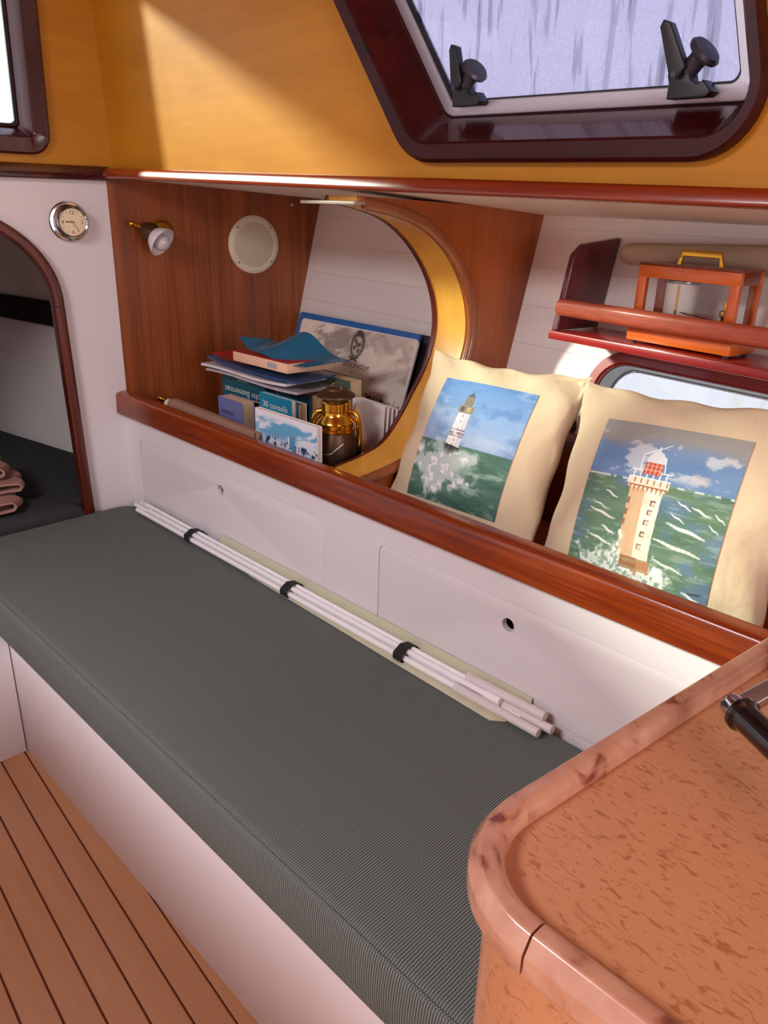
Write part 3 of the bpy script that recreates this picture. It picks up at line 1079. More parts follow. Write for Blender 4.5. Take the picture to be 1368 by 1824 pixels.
def fold_strip(s0, s1, o_edge, z_mid, rad, back):
    """one doubled-over layer: two sheets joined by a round fold that points outboard"""
    prof = []
    for k in range(7):
        prof.append((o_edge - back * (1 - k / 6), z_mid - rad))
    for k in range(1, 12):
        t = -PI / 2 + PI * k / 12
        prof.append((o_edge + rad * math.cos(t), z_mid + rad * math.sin(t)))
    for k in range(7):
        prof.append((o_edge - back * k / 6, z_mid + rad * (1 + 0.5 * k / 6)))
    n = len(prof)
    nrm = []
    for i in range(n):
        p0 = Vector(prof[max(i - 1, 0)]); p1 = Vector(prof[min(i + 1, n - 1)])
        t = (p1 - p0).normalized(); nrm.append(Vector((-t.y, t.x)))
    ring_ = prof + [(prof[i][0] + nrm[i].x * 0.006, prof[i][1] + nrm[i].y * 0.006) for i in range(n - 1, -1, -1)]
    rows = []
    for j in range(13):
        s = s0 + (s1 - s0) * j / 12
        wob = 0.008 * math.sin(j * 1.1 + z_mid * 90) + 0.02 * math.sin(j / 12 * PI)
        rows.append([W(s, o + wob, z + 0.003 * math.sin(j * 0.8 + o * 40)) for o, z in ring_])
    return loft(rows, True, True)


add('fold', fold_strip(-0.16, 0.0, -0.352, 0.476, 0.015, 0.2), M_towel, tw, smooth=60)
add('fold', fold_strip(-0.27, -0.06, -0.322, 0.513, 0.013, 0.2), M_towel, tw, smooth=60)
add('fold', fold_strip(-0.30, -0.10, -0.352, 0.548, 0.014, 0.2), M_towel, tw, smooth=60)

# ---- white locker panel behind the cushion, with two lids
BRF = frame((0, 1.072, 0), X, Z)
lid1 = rpoly([(-2.100, 0.44), (-1.252, 0.44), (-1.252, 0.642), (-2.100, 0.647)], [0.002, 0.002, 0.03, 0.03], 6)
lid2 = rpoly([(-1.072, 0.44), (-0.330, 0.44), (-0.330, 0.636), (-1.072, 0.646)], [0.002, 0.002, 0.035, 0.02], 6)


def circ(c, r, n=24):
    return [(c[0] + r * math.cos(2 * PI * k / n), c[1] + r * math.sin(2 * PI * k / n)) for k in range(n)]


back = struct(add('wall_backrest', ext([[(-2.19, 0.30), (1.70, 0.30), (1.70, 0.73), (-2.19, 0.73)], lid1, lid2], BRF, 0.012, 0, -0.012), M_white, smooth=30))
add('recess_shade_sheet', boxw(-2.19, 1.70, 1.100, 1.106, 0.30, 0.66), M_dark, back, smooth=0)  # near-black sheet stands in for shade behind lid gaps and finger holes


def shrink(lp, c, d):
    return lp


def lid_loop(x0, x1, zt0, zt1, r0, r1, g):
    return rpoly([(x0 + g, 0.44 + g), (x1 - g, 0.44 + g), (x1 - g, zt1 - g), (x0 + g, zt0 - g)], [0.002, 0.002, r1 - g, r0 - g], 6)


l1 = lid_loop(-2.100, -1.252, 0.647, 0.642, 0.03, 0.03, 0.0011)
l2 = lid_loop(-1.072, -0.330, 0.646, 0.636, 0.02, 0.035, 0.0011)
for lp, hc in ((l1, (-1.673, 0.598)), (l2, (-0.727, 0.595))):
    o = add('locker_lid', ext([lp, circ(hc, 0.0135)], BRF, 0.012, 0.0006, -0.0125), M_white, back, smooth=30)
    add('finger_hole', lathe([(0.0135, -0.012), (0.0142, -0.0005), (0.0152, 0.0006), (0.0135, 0.0004), (0.0130, -0.012)], (hc[0], 1.072, hc[1]), (0, -1, 0), 24), M_white, o)

# shelf behind the rail
sh_loop = [Vector((-2.17, 1.085)), Vector((1.70, 1.085))]
v0 = W(3.9, ohull(0.66), 0); v1 = W(0.0, ohull(0.66), 0)
shl = [(-2.17, 1.088), (1.68, 1.088), (1.68, 1.25), (v1.x + 1.9, W(1.9, ohull(.66), 0).y), (v1.x, v1.y)]
shelf = struct(add('trim_3', ext([shl], frame((0, 0, 0), X, Y), 0.014, 0, 0.646), M_knee, smooth=0))
# dark board along the foot of the hull lining
add('hull_stringer', boxm(2.9, 0.20, 0.014, HUL @ Matrix.Translation((2.43, hy(0.76), 0.010)), 0.003), M_mahog, shelf)

# fiddle rail
rl = thing('fiddle_rail', 'long varnished mahogany rail capping the white locker panel', 'rail', (-1.2, 1.06, 0.71))
rp_ = rpoly([(0.022, -0.034), (0.020, 0.030), (-0.018, 0.036), (-0.020, -0.034)], [0.005, 0.011, 0.010, 0.004], 5)
add('rail_body', sweep([(x, 1.066, 0.744 - 0.0035 * (x + 2.15)) for x in np.linspace(-2.176, 1.69, 14)], rp_, Z), M_rail, rl, smooth=40)

# ---- the deep knee frame with a C-shaped opening
CC = [(0.165, 0.744), (0.21, 0.752), (0.262, 0.763), (0.322, 0.786), (0.370, 0.838), (0.408, 0.895), (0.440, 0.945), (0.462, 1.0), (0.470, 1.05), (0.464, 1.10), (0.446, 1.15), (0.414, 1.20), (0.366, 1.248), (0.305, 1.285), (0.23, 1.306), (0.165, 1.316)]


def smooth_curve(pts, n=5):
    out = []
    P = [np.array(p) for p in pts]
    for i in range(len(P) - 1):
        p0 = P[max(i - 1, 0)]; p1 = P[i]; p2 = P[i + 1]; p3 = P[min(i + 2, len(P) - 1)]
        for k in range(n):
            t = k / n
            out.append(tuple(0.5 * ((2 * p1) + (-p0 + p2) * t + (2 * p0 - 5 * p1 + 4 * p2 - p3) * t * t + (-p0 + 3 * p1 - 3 * p2 + p3) * t ** 3)))
    out.append(tuple(P[-1]))
    return out


CS = smooth_curve(CC)
KNF = frame(W(0, 0, 0), O, Z)
S0, S1 = 0.862, 0.962


def knee_loop(d=0.0):
    return [(max(o + d, 0.152), z) for o, z in CS[:6]] + [(o + d, z) for o, z in CS[6:]] + [(0.165, 1.330), (ohull(1.31) + 0.004, 1.312), (ohull(0.66) + 0.004, 0.66), (0.172, 0.66), (0.172, 0.735)]


kn = thing('hull_knee_frame', 'deep curved wooden frame with pale inner edge between the book bin and the pillows', 'frame', W(0.92, 0.4, 0.66))
add('core', ext([knee_loop()], KNF, S1 - S0, 0, S0), M_core, kn, smooth=35)
add('far_face', ext([knee_loop(-0.006)], KNF, 0.012, 0.002, S0 - 0.012), M_mahog_z, kn, smooth=35)
add('near_face', ext([knee_loop(0.002)], KNF, 0.010, 0.001, S1), M_knee, kn, smooth=35)
add('rim_moulding', tube([KNF @ Vector((o + 0.012, z, S1 + 0.009)) for o, z in CS], 0.0125, 12), M_kneerim, kn, smooth=60)
add('cap_strip', boxb(0.775, 0.975, 0.150, 0.182, 1.313, 1.320, 0.002), M_capshade, kn)

# ================================================================ THINGS ON THE BULKHEAD
# ---- brass-bulkhead clock in a chrome case
CK = W(0.001, -0.105, 1.248)
ck = thing('wall_clock', 'small round chrome ship clock with ivory dial on the white bulkhead', 'clock', CK)
add('case', lathe([(0.0515, 0), (0.0515, 0.004), (0.049, 0.007), (0.043, 0.008), (0.040, 0.011), (0.0395, 0.030), (0.0405, 0.034), (0.038, 0.037), (0.035, 0.035), (0.034, 0.031), (0.0001, 0.031)], CK, A, 40), M_chrome, ck, smooth=30)
dial = add('dial', lathe([(0.034, 0.0316), (0.0001, 0.0318)], CK, A, 32), M_dial, ck)
CKF = frame(CK, O, Z)
for ang, m, txt in ((90, M_ink, '12'), (0, M_inkred, '3'), (-90, M_inkred, '6'), (180, M_ink, '9')):
    c = (0.0245 * math.cos(math.radians(ang)), 0.0245 * math.sin(math.radians(ang)))
    add('numeral', text_mesh(txt, 0.013, lambda a, b, c=c: CKF @ Vector((c[0] + a, c[1] + b - 0.0045, 0.0325))), m, dial, smooth=0)
for k in range(12):
    if k % 3:
        t = math.radians(30 * k)
        add('hour_mark', boxm(0.004, 0.0014, 0.0004, CKF @ Matrix.Translation((0.027 * math.cos(t), 0.027 * math.sin(t), 0.0324)) @ Matrix.Rotation(t, 4, 'Z')), M_gilt, dial, smooth=0)


def hand(ang, L, w, h, m, name):
    t = math.radians(ang)
    add(name, boxm(L + 0.006, w, 0.0006, CKF @ Matrix.Translation(((L / 2 - 0.003) * math.cos(t), (L / 2 - 0.003) * math.sin(t), h)) @ Matrix.Rotation(t, 4, 'Z')), m, dial, smooth=0)


hand(176, 0.018, 0.0022, 0.0330, M_ink, 'hour_hand')
hand(-58, 0.027, 0.0018, 0.0336, M_gilt, 'minute_hand')
for a in (90, 210, 330):
    t = math.radians(a)
    add('screw', lathe([(0.0024, 0), (0.0022, 0.0012), (0.0001, 0.0014)], CKF @ Vector((0.0462 * math.cos(t), 0.0462 * math.sin(t), 0.0072)), A, 10), M_steel, ck)

# ---- brass swivel lamp
LP = W(0.0045, 0.148, 1.222)
lp = thing('wall_lamp', 'brass swivel wall lamp with white cup shade and bare bulb on the striped veneer', 'lamp', LP)
add('backplate', lathe([(0.038, 0), (0.038, 0.003), (0.033, 0.007), (0.030, 0.007), (0.026, 0.012), (0.012, 0.015), (0.010, 0.03), (0.0001, 0.03)], LP, A, 32), M_brass, lp, smooth=35)
a0 = W(0.050, 0.082, 1.238)
ax = (A * 0.66 + O * 0.42 - Z * 0.52).normalized()
add('swivel_arm', tube([LP + A * 0.024, W(0.045, 0.142, 1.230), a0 + ax * 0.022], 0.006, 12), M_brass, lp)
kb = W(0.040, 0.052, 1.246)
add('knob', sphere(kb, 0.0085), M_brass, lp)
add('knob_stem', tube([kb, a0 + ax * 0.004], [0.005, 0.007], 12), M_brass, lp)
holder = add('lamp_holder', lathe([(0.0001, -0.004), (0.012, -0.004), (0.018, 0.004), (0.024, 0.012), (0.027, 0.022), (0.027, 0.036), (0.023, 0.040), (0.0001, 0.040)], a0, ax, 24), M_bronze, lp, smooth=35)
add('shade', lathe([(0.022, 0.037), (0.028, 0.042), (0.039, 0.060), (0.0425, 0.070), (0.0415, 0.0705), (0.038, 0.062), (0.026, 0.046), (0.0001, 0.043)], a0, ax, 32), M_shade, lp, smooth=35)
add('bulb', sphere(a0 + ax * 0.069, 0.0225), M_bulb, holder)
add('bulb_cap', lathe([(0.0105, 0.042), (0.0105, 0.052), (0.012, 0.054), (0.0001, 0.055)], a0, ax, 16), M_steel, holder)

# ---- loudspeaker
SPK = W(0.0045, 0.4435, 1.186)
sk = thing('loudspeaker', 'round cream loudspeaker grille screwed to the striped veneer', 'speaker', SPK)
add('rim', lathe([(0.086, 0), (0.0855, 0.004), (0.081, 0.008), (0.070, 0.010), (0.066, 0.009), (0.066, 0.006), (0.0001, 0.006)], SPK, A, 48), M_cream, sk, smooth=35)
add('grille', lathe([(0.066, 0.0085), (0.045, 0.0115), (0.02, 0.0128), (0.0001, 0.013)], SPK, A, 48), M_grille, sk, smooth=60)
SPF = frame(SPK, O, Z)
for a in (42, 138, 222, 318):
    t = math.radians(a)
    add('screw', lathe([(0.0036, 0), (0.0034, 0.0016), (0.0012, 0.002), (0.0001, 0.0014)], SPF @ Vector((0.0755 * math.cos(t), 0.0755 * math.sin(t), 0.0088)), A, 12), M_steel, sk)

# ================================================================ SHELF ON THE HULL WITH THE BAROGRAPH
def hs(s, o_in, z):
    return W(s, o_in, z)


hb = thing('hull_shelf', 'small red-stained shelf with a round front bar on the white hull', 'shelf', W(1.45, 0.56, 1.066))
add('shelf_board', boxb(1.185, 2.15, 0.497, ohull(1.075) - 0.002, 1.066, 1.083, 0.003), M_redshelf, hb)
ebf = frame(W(0, 0, 0), O, Z)
eb = rpoly([(0.500, 1.084), (ohull(1.084) - 0.002, 1.084), (ohull(1.266) - 0.003, 1.264), (0.558, 1.252), (0.532, 1.232)], [0.002, 0.002, 0.003, 0.016, 0.02], 5)
add('end_board', ext([eb], ebf, 0.014, 0.002, 1.190), M_endboard, hb)
add('end_board', ext([eb], ebf, 0.014, 0.002, 2.13), M_endboard, hb)
add('front_bar', loft([[W(s, 0.506 + a, 1.131 + b) for a, b in rect_prof(0.024, 0.034 * (0.8 if i in (0, 3) else 1), 0.011, 5)] for i, s in enumerate((1.200, 1.206, 2.134, 2.14))], True, True), M_dowel, hb, smooth=50)

# barograph
BS0, BS1 = 1.357, 1.572
bo0, bo1 = 0.524, 0.604
ba = thing('barograph', 'glass-sided orange wooden barograph case with brass handle on the red shelf', 'barograph', W(1.465, 0.57, 1.083))
for s_, o_ in ((1.37, 0.534), (1.56, 0.534), (1.37, 0.594), (1.56, 0.594)):
    add('foot', lathe([(0.006, 0), (0.006, 0.005), (0.0001, 0.005)], W(s_, o_, 1.0832), Z, 12), M_rubber, ba)
add('base', boxb(BS0, BS1, bo0, bo1, 1.088, 1.110, 0.002), M_baro, ba)
add('base_lid_board', boxb(BS0 - 0.003, BS1 + 0.003, bo0 - 0.003, bo1 + 0.003, 1.1105, 1.116, 0.0015), M_baro, ba)
T0, T1 = 1.117, 1.226
for s_ in (BS0 + 0.006, BS1 - 0.024):
    for o_ in (bo0 + 0.003, bo1 - 0.014):
        add('post', boxb(s_, s_ + 0.018, o_, o_ + 0.011, T0, T1 - 0.021, 0.0012), M_baro_z, ba)
add('top_rail', boxb(BS0 + 0.006, BS1 - 0.006, bo0 + 0.003, bo0 + 0.014, T1 - 0.022, T1, 0.0012), M_baro, ba)
add('top_rail', boxb(BS0 + 0.006, BS1 - 0.006, bo1 - 0.014, bo1 - 0.003, T1 - 0.022, T1, 0.0012), M_baro, ba)
add('side_rail', boxb(BS1 - 0.020, BS1 - 0.006, bo0 + 0.014, bo1 - 0.014, T1 - 0.022, T1, 0.0012), M_mahog, ba)
add('side_rail', boxb(BS0 + 0.006, BS0 + 0.020, bo0 + 0.014, bo1 - 0.014, T1 - 0.022, T1, 0.0012), M_mahog, ba)
add('lid', boxb(BS0 + 0.005, BS1 - 0.005, bo0 + 0.002, bo1 - 0.002, T1, T1 + 0.004, 0.0015), M_mahog, ba)
add('pane', boxb(BS0 + 0.020, BS1 - 0.020, bo0 + 0.008, bo0 + 0.0095, T0, T1 - 0.017), M_clear, ba, smooth=0)
add('pane', boxb(BS1 - 0.012, BS1 - 0.0105, bo0 + 0.014, bo1 - 0.014, T0, T1 - 0.017), M_clear, ba, smooth=0)
hz = T1 + 0.004
hp = [W(1.430, 0.552, hz), W(1.434, 0.552, hz + 0.020), W(1.509, 0.552, hz + 0.020), W(1.513, 0.552, hz)]
add('handle', sweep(hp, rect_prof(0.009, 0.004, 0.001, 1), O), M_brass, ba)
drum = add('drum', lathe([(0.0001, 0), (0.0295, 0), (0.0295, 0.080), (0.027, 0.081), (0.0001, 0.081)], W(1.437, 0.564, 1.117), Z, 28), M_paper, ba, smooth=35)
add('drum_clip', boxb(1.4455, 1.4485, 0.5345, 0.5362, 1.117, 1.196), M_brass, drum)
add('drum_cap', lathe([(0.0285, 0), (0.0285, 0.003), (0.0001, 0.003)], W(1.437, 0.564, 1.1985), Z, 28), M_steel, drum)
add('pen_arm', tube([W(1.440, 0.538, 1.150), W(1.52, 0.555, 1.140)], 0.001, 6), M_brass, ba)
add('pen_spindle', lathe([(0.004, 0), (0.004, 0.030), (0.0085, 0.033), (0.0085, 0.041), (0.003, 0.043), (0.003, 0.056), (0.0001, 0.056)], W(1.530, 0.556, 1.117), Z, 14), M_brass, ba)
add('bellows', lathe([(0.014, 0), (0.016, 0.003), (0.013, 0.006), (0.016, 0.009), (0.013, 0.012), (0.016, 0.015), (0.0001, 0.016)], W(1.520, 0.572, 1.117), Z, 18), M_brass, ba)

# beige roll behind the barograph
rr = add('fabric_roll', loft([[W(s, 0.638 + 0.85 * r * math.cos(2 * PI * k / 24), 1.236 + (s - 1.25) * 0.02 + 0.8 * r * math.sin(2 * PI * k / 24)) for k in range(24)] for s, r in ((1.240, 0.012), (1.241, 0.017), (1.247, 0.0225), (1.262, 0.0265), (1.5, 0.032), (1.9, 0.035), (2.15, 0.035))], True, True), M_roll, smooth=60)
tag(rr, 'long beige rolled cloth tucked high on the hull behind the barograph', 'roll')

# small round vent low on the hull between the pillows
RV = HUL @ Vector((1.205, hy(0.868), 0.0005))
rv = thing('round_vent', 'small round white-rimmed vent on the hull half hidden behind the pillows', 'vent', RV)
add('rim', lathe([(0.030, 0), (0.030, 0.006), (0.026, 0.009), (0.020, 0.007), (0.019, 0.001)], RV, HN, 28), M_shade, rv)
add('vent_disc', lathe([(0.0195, 0.003), (0.0001, 0.003)], RV, HN, 24), M_brownbook, rv)

# ================================================================ BOOK BIN
ZB = 0.6605
# -- portfolio, blue binder and black binder leaning on the hull
LEAN = frame(W(0.05, 0.497, ZB), A, O * 0.30 + Z)


def slab(u0, u1, v0, v1, d0, t, r, m, name, label, cat, top_slope=0.0):
    lp = rpoly([(u0, v0), (u1, v0), (u1, v1 + top_slope * (u1 - u0)), (u0, v1)], [0.004, 0.004, r, r], 5)
    o = add(name, ext([lp], LEAN, t, min(0.0012, t / 3), d0), m, smooth=35)
    return tag(o, label, cat)


slab(0.10, 0.665, 0.0, 0.335, -0.002, 0.012, 0.02, M_blackbinder, 'ring_binder', 'black binder at the back, leaning against the white hull', 'binder', 0.02)
slab(0.02, 0.628, 0.0, 0.332, 0.012, 0.012, 0.012, M_bluebinder, 'ring_binder', 'blue binder leaning behind the engraved city print', 'binder', 0.02)
pf = thing('art_portfolio', 'stiff folder printed with an old grey engraving of a city, leaning in the book bin', 'folder', LEAN @ Vector((0.33, 0, 0.03)))
PU0, PU1, PV1 = 0.055, 0.640, 0.314
PS = 0.026
plp = rpoly([(PU0, 0.0), (PU1, 0.0), (PU1, PV1 + PS * 0.585), (PU0, PV1)], [0.003, 0.003, 0.014, 0.014], 5)
add('board', ext([plp], LEAN, 0.006, 0.0008, 0.026), M_paper, pf, smooth=35)

cv = Canvas(260, 170, 0.56)
cv.c[:] = (252, 242, 224)
n1 = fbm(cv.x * 5 + 2, cv.Y * 13 + cv.x * 4, 3, 5)
n2 = fbm(cv.x * 3 + 9, cv.Y * 7 - cv.x * 5, 8, 5)
cl = sm(0.47, 0.66, n1 * 0.55 + n2 * 0.5) * (1 - sm(0.22, 0.46, cv.y) * 0.7)
cv.blend(cl * 0.55, (178, 168, 156))
cv.blend(sm(0.60, 0.70, n1) * 0.4 * (1 - sm(0.3, 0.5, cv.y)), (128, 118, 108))
ht = 0.5 + 0.5 * np.sin(cv.Y * 520 + cv.x * 60)
cv.blend(cl * ht * 0.18, (110, 100, 92))
# skyline
sky0 = 0.47 + 0.07 * cv.x
rows = sm(0, 0.02, cv.y - (sky0 + 0.05 * (fbm(cv.x * 9, cv.x * 0, 5, 4) - 0.35)))
tex = fbm(cv.x * 60, cv.Y * 90, 11, 3)
cv.blend(rows * (0.25 + 0.75 * sm(0.42, 0.6, tex)), (74, 64, 56))
cv.blend(sm(0.53, 0.58, cv.y) * (1 - sm(0.64, 0.68, cv.y)) * sm(0.5, 0.6, fbm(cv.x * 40, cv.Y * 60, 21, 3)) * 0.9, (220, 206, 182))
for sx, top, wd in ((0.56, 0.37, 0.009), (0.34, 0.44, 0.009), (0.30, 0.40, 0.014), (0.63, 0.47, 0.006), (0.69, 0.50, 0.004), (0.77, 0.495, 0.004), (0.79, 0.50, 0.004), (0.815, 0.50, 0.004), (0.845, 0.505, 0.004), (0.44, 0.47, 0.004), (0.95, 0.52, 0.004)):
    cv.poly([(sx, top), (sx + wd, 0.60), (sx - wd, 0.60)], (60, 54, 48))
cv.poly([(0.43, 0.475), (0.51, 0.485), (0.51, 0.53), (0.43, 0.52)], (124, 112, 100))
cv.blend(sm(0.66, 0.74, cv.y) * sm(0.40, 0.55, fbm(cv.x * 26, cv.Y * 30, 17, 4)), (72, 62, 52))
# crest
cv.ell((0.555, 0.135), 0.056, 0.070, (84, 78, 72), 0.95)
cv.ell((0.555, 0.145), 0.040, 0.050, (226, 212, 192), 0.95)
for dx, dy in ((-0.018, -0.03), (0.02, -0.005), (-0.02, 0.03), (0.016, 0.05), (0.0, 0.0)):
    cv.ell((0.555 + dx, 0.135 + dy), 0.012, 0.012, (92, 84, 78), 0.9, 0.5)
cv.ell((0.555, 0.028), 0.026, 0.018, (84, 78, 72), 0.9)
cv.line((0.51, 0.250), (0.58, 0.285), 0.005, (92, 84, 78)); cv.line((0.58, 0.250), (0.52, 0.285), 0.005, (92, 84, 78))


def pmap(u, v):
    uu = PU0 + 0.006 + (PU1 - PU0 - 0.012) * u
    top = PV1 - 0.004 + PS * (uu - PU0)
    # rounded upper corners
    cut = 0.0
    for e in (u, 1 - u):
        d = e * 0.573
        if d < 0.012:
            cut = max(cut, 0.012 - math.sqrt(max(0, 0.012 ** 2 - (0.012 - d) ** 2)))
    vv = (top - cut) * (1 - v) + 0.004 * v
    return LEAN @ Vector((uu, vv, 0.0326))


picture('engraving', cv, pmap, M_print, pf)


def ptext(u0, v0):
    def f(a, b):
        p = Vector(pmap(u0, v0)); q = Vector(pmap(u0 + 0.1, v0))
        ex = (q - p).normalized()
        ey = (LEAN.to_3x3() @ Vector((0, 1, 0)))
        return p + ex * a + ey * b + (LEAN.to_3x3() @ Vector((0, 0, 0.0006)))
    return f


add('lettering', text_mesh('STOCKHOLM', 0.021, ptext(0.585, 0.345)), M_ink, pf, smooth=0)


# -- upright books: cover panels round a block of pages
def book(label, x0, x1, yf, t, ztop, cover, pages, tilt=0.0, cov=0.0016, rz=0.0, group=None, zb=ZB, spine='left'):
    xc = (x0 + x1) / 2
    b = thing('book', label, 'book', (xc, yf, zb), group)
    w = x1 - x0; h = ztop - zb
    Mx = Matrix.Translation((xc, yf, zb)) @ Matrix.Rotation(rz, 4, 'Z') @ Matrix.Rotation(tilt, 4, 'X')

    def bx(a0, a1, b0, b1, c0, c1, bev=0.0004):
        return boxm(a1 - a0, b1 - b0, c1 - c0, Mx @ Matrix.Translation(((a0 + a1) / 2, (b0 + b1) / 2, (c0 + c1) / 2)), bev, 1)
    b_front = add('front_cover', bx(-w / 2, w / 2, 0, cov, 0, h), cover, b, smooth=0)
    add('back_cover', bx(-w / 2, w / 2, t - cov, t, 0, h), cover, b, smooth=0)
    if spine == 'left':
        add('spine', bx(-w / 2, -w / 2 + cov, cov, t - cov, 0, h), cover, b, smooth=0)
        add('pages', bx(-w / 2 + cov, w / 2 - 0.002, cov, t - cov, 0.002, h - 0.002), pages, b, smooth=0)
    else:
        add('spine', bx(w / 2 - cov, w / 2, cov, t - cov, 0, h), cover, b, smooth=0)
        add('pages', bx(-w / 2 + 0.002, w / 2 - cov, cov, t - cov, 0.002, h - 0.002), pages, b, smooth=0)
    FRONT[b.name] = b_front
    return b, Mx


FRONT = {}


def cover_text(b, Mx, s, size, a, c, m, flip=False, name='lettering'):
    sg = -1 if flip else 1
    add(name, text_mesh(s, size, lambda u, v: Mx @ Vector((a + sg * u, -0.0006, c + sg * v))), m, FRONT[b.name], smooth=0)


b, Mx = book('lilac-blue paperback nearest the left, standing in front of the teal book', -1.782, -1.672, 1.150, 0.040, 0.822, M_lilac, M_pages)
cover_text(b, Mx, 'ROMAN', 0.016, -0.012, 0.118, M_ink)
cover_text(b, Mx, 'histoires', 0.016, -0.012, 0.055, M_ink)
b, Mx = book('dark brown paperback squeezed between the lilac book and the white picture book', -1.722, -1.640, 1.205, 0.016, 0.812, M_brownbook, M_paper)
b, Mx = book('wide teal book with upside-down white lettering on its cover', -1.930, -1.722, 1.262, 0.030, 0.850, M_teal, M_pages, spine='right')
cover_text(b, Mx, 'John Bannerman', 0.027, 0.0, 0.152, M_textwhite, True)
cover_text(b, Mx, 'roman', 0.018, 0.0, 0.183, M_textwhite, True)
b, Mx = book('bright teal paperback with a large white 30 in its title', -1.642, -1.508, 1.185, 0.016, 0.853, M_tealbright, M_paper)
cover_text(b, Mx, '30 conseils', 0.0235, 0.0, 0.158, M_textwhite)
cover_text(b, Mx, 'au', 0.022, 0.0, 0.134, M_textwhite)
cover_text(b, Mx, 'plaisancier', 0.0235, 0.0, 0.108, M_textwhite)
b, Mx = book('slim cream book end just right of the bright teal paperback', -1.560, -1.510, 1.212, 0.024, 0.838, M_paper, M_pages)
b, Mx = book('thick dark teal hardback with beige page edges in the middle of the bin', -1.650, -1.500, 1.244, 0.046, 0.858, M_tealdark, M_pages)
b, Mx = book('tall white-covered book just left of the lantern chimney', -1.590, -1.452, 1.300, 0.020, 0.870, M_paper, M_paper)
b, Mx = book('olive green book at the back of the bin, page block showing on top', -1.640, -1.455, 1.334, 0.044, 0.892, M_green, M_pages)
b, Mx = book('narrow white-paged book directly behind the teal lettered book', -1.770, -1.700, 1.300, 0.024, 0.870, M_paper, M_paper)
b, Mx = book('second narrow grey-white book between the teal lettered book and the dark hardback', -1.735, -1.668, 1.330, 0.022, 0.874, M_maggrey, M_paper)

# white picture book with a blue watercolour
b, Mx = book('white picture book with a pale blue harbour watercolour on its cover, against the rail', -1.570, -1.328, 1.118, 0.014, 0.836, M_paper, M_paper)
cv = Canvas(150, 104, 0.70)
cv.c[:] = (224, 228, 236)
nn = fbm(cv.x * 5, cv.Y * 16 + cv.x * 3, 4, 4)
cv.blend(sm(0.05, 0.12, cv.y) * (1 - sm(0.22, 0.42, cv.y + 0.10 * (cv.x - 0.5))) * sm(0.35, 0.6, nn) * 0.9, (84, 160, 200))
cv.blend(sm(0.33, 0.36, cv.y) * (1 - sm(0.44, 0.50, cv.y)) * sm(0.5, 0.6, fbm(cv.x * 30, cv.Y * 30, 6, 3)), (40, 70, 110))
cv.blend(sm(0.42, 0.5, cv.y) * (1 - sm(0.8, 0.9, cv.y)) * sm(0.52, 0.60, fbm(cv.x * 7, cv.Y * 45, 9, 3)), (110, 150, 196))
cv.blend(sm(0.45, 0.6, cv.y) * (1 - sm(0.75, 0.85, cv.y)) * sm(0.58, 0.64, fbm(cv.x * 10, cv.Y * 60, 19, 3)), (50, 64, 96))
cv.poly([(0.55, 0.24), (0.66, 0.24), (0.66, 0.44), (0.55, 0.44)], (90, 150, 190))
cv.poly([(0.55, 0.26), (0.57, 0.26), (0.57, 0.42), (0.55, 0.42)], (232, 236, 240))
for k in range(6):
    cv.line((0.25 + 0.045 * k, 0.28), (0.25 + 0.045 * k, 0.34), 0.005, (50, 70, 110))
for k in range(4):
    cv.line((0.72 + 0.04 * k, 0.36), (0.72 + 0.04 * k, 0.43), 0.006, (40, 56, 90))
picture('watercolour', cv, lambda u, v: Mx @ Vector((-0.121 + 0.242 * u * 0.985 + 0.002, -0.0007, 0.174 * (1 - v) + 0.0005)), M_print, b)


# -- magazines and papers heaped on top of the books
def sheet_stack(name, label, cat, x0, x1, y0, y1, z, t, m, amp, ph, tiltx=0.0, rz=0.0, curl=0.0, nx=24, ny=8):
    """a limp stack of paper: wavy in x, with a rolled-up left end if curl > 0"""
    cx, cy = (x0 + x1) / 2, (y0 + y1) / 2
    R = Matrix.Rotation(rz, 3, 'Z')
    top = []; bot = []
    for j in range(ny + 1):
        for i in range(nx + 1):
            u = i / nx; v = j / ny
            x = x0 + (x1 - x0) * u; y = y0 + (y1 - y0) * v
            zz = z + amp * math.sin(u * 5.2 + ph) * (1 - 0.4 * v) + tiltx * (u - 0.5) + curl * max(0, (0.28 - u) / 0.28) ** 2 + 0.3 * curl * max(0, (u - 0.55) / 0.45) ** 1.5 * v
            d = R @ Vector((x - cx, y - cy, 0))
            top.append((cx + d.x, cy + d.y, zz + t)); bot.append((cx + d.x, cy + d.y, zz))
    n = nx + 1; N = n * (ny + 1)
    fs = []
    for j in range(ny):
        for i in range(nx):
            a = j * n + i
            fs.append((a, a + 1, a + n + 1, a + n)); fs.append((N + a, N + a + n, N + a + n + 1, N + a + 1))
    for i in range(nx):
        fs.append((i, N + i, N + i + 1, i + 1)); a = ny * n + i; fs.append((a, a + 1, N + a + 1, N + a))
    for j in range(ny):
        a = j * n; fs.append((a, a + n, N + a + n, N + a)); a = j * n + nx; fs.append((a, N + a, N + a + n, a + n))
    bm = bmesh.new(); bv = [bm.verts.new(p) for p in top + bot]
    for f in fs:
        bm.faces.new([bv[k] for k in f])
    o = add(name, bm_mesh(bm), m, smooth=50)
    return tag(o, label, cat)


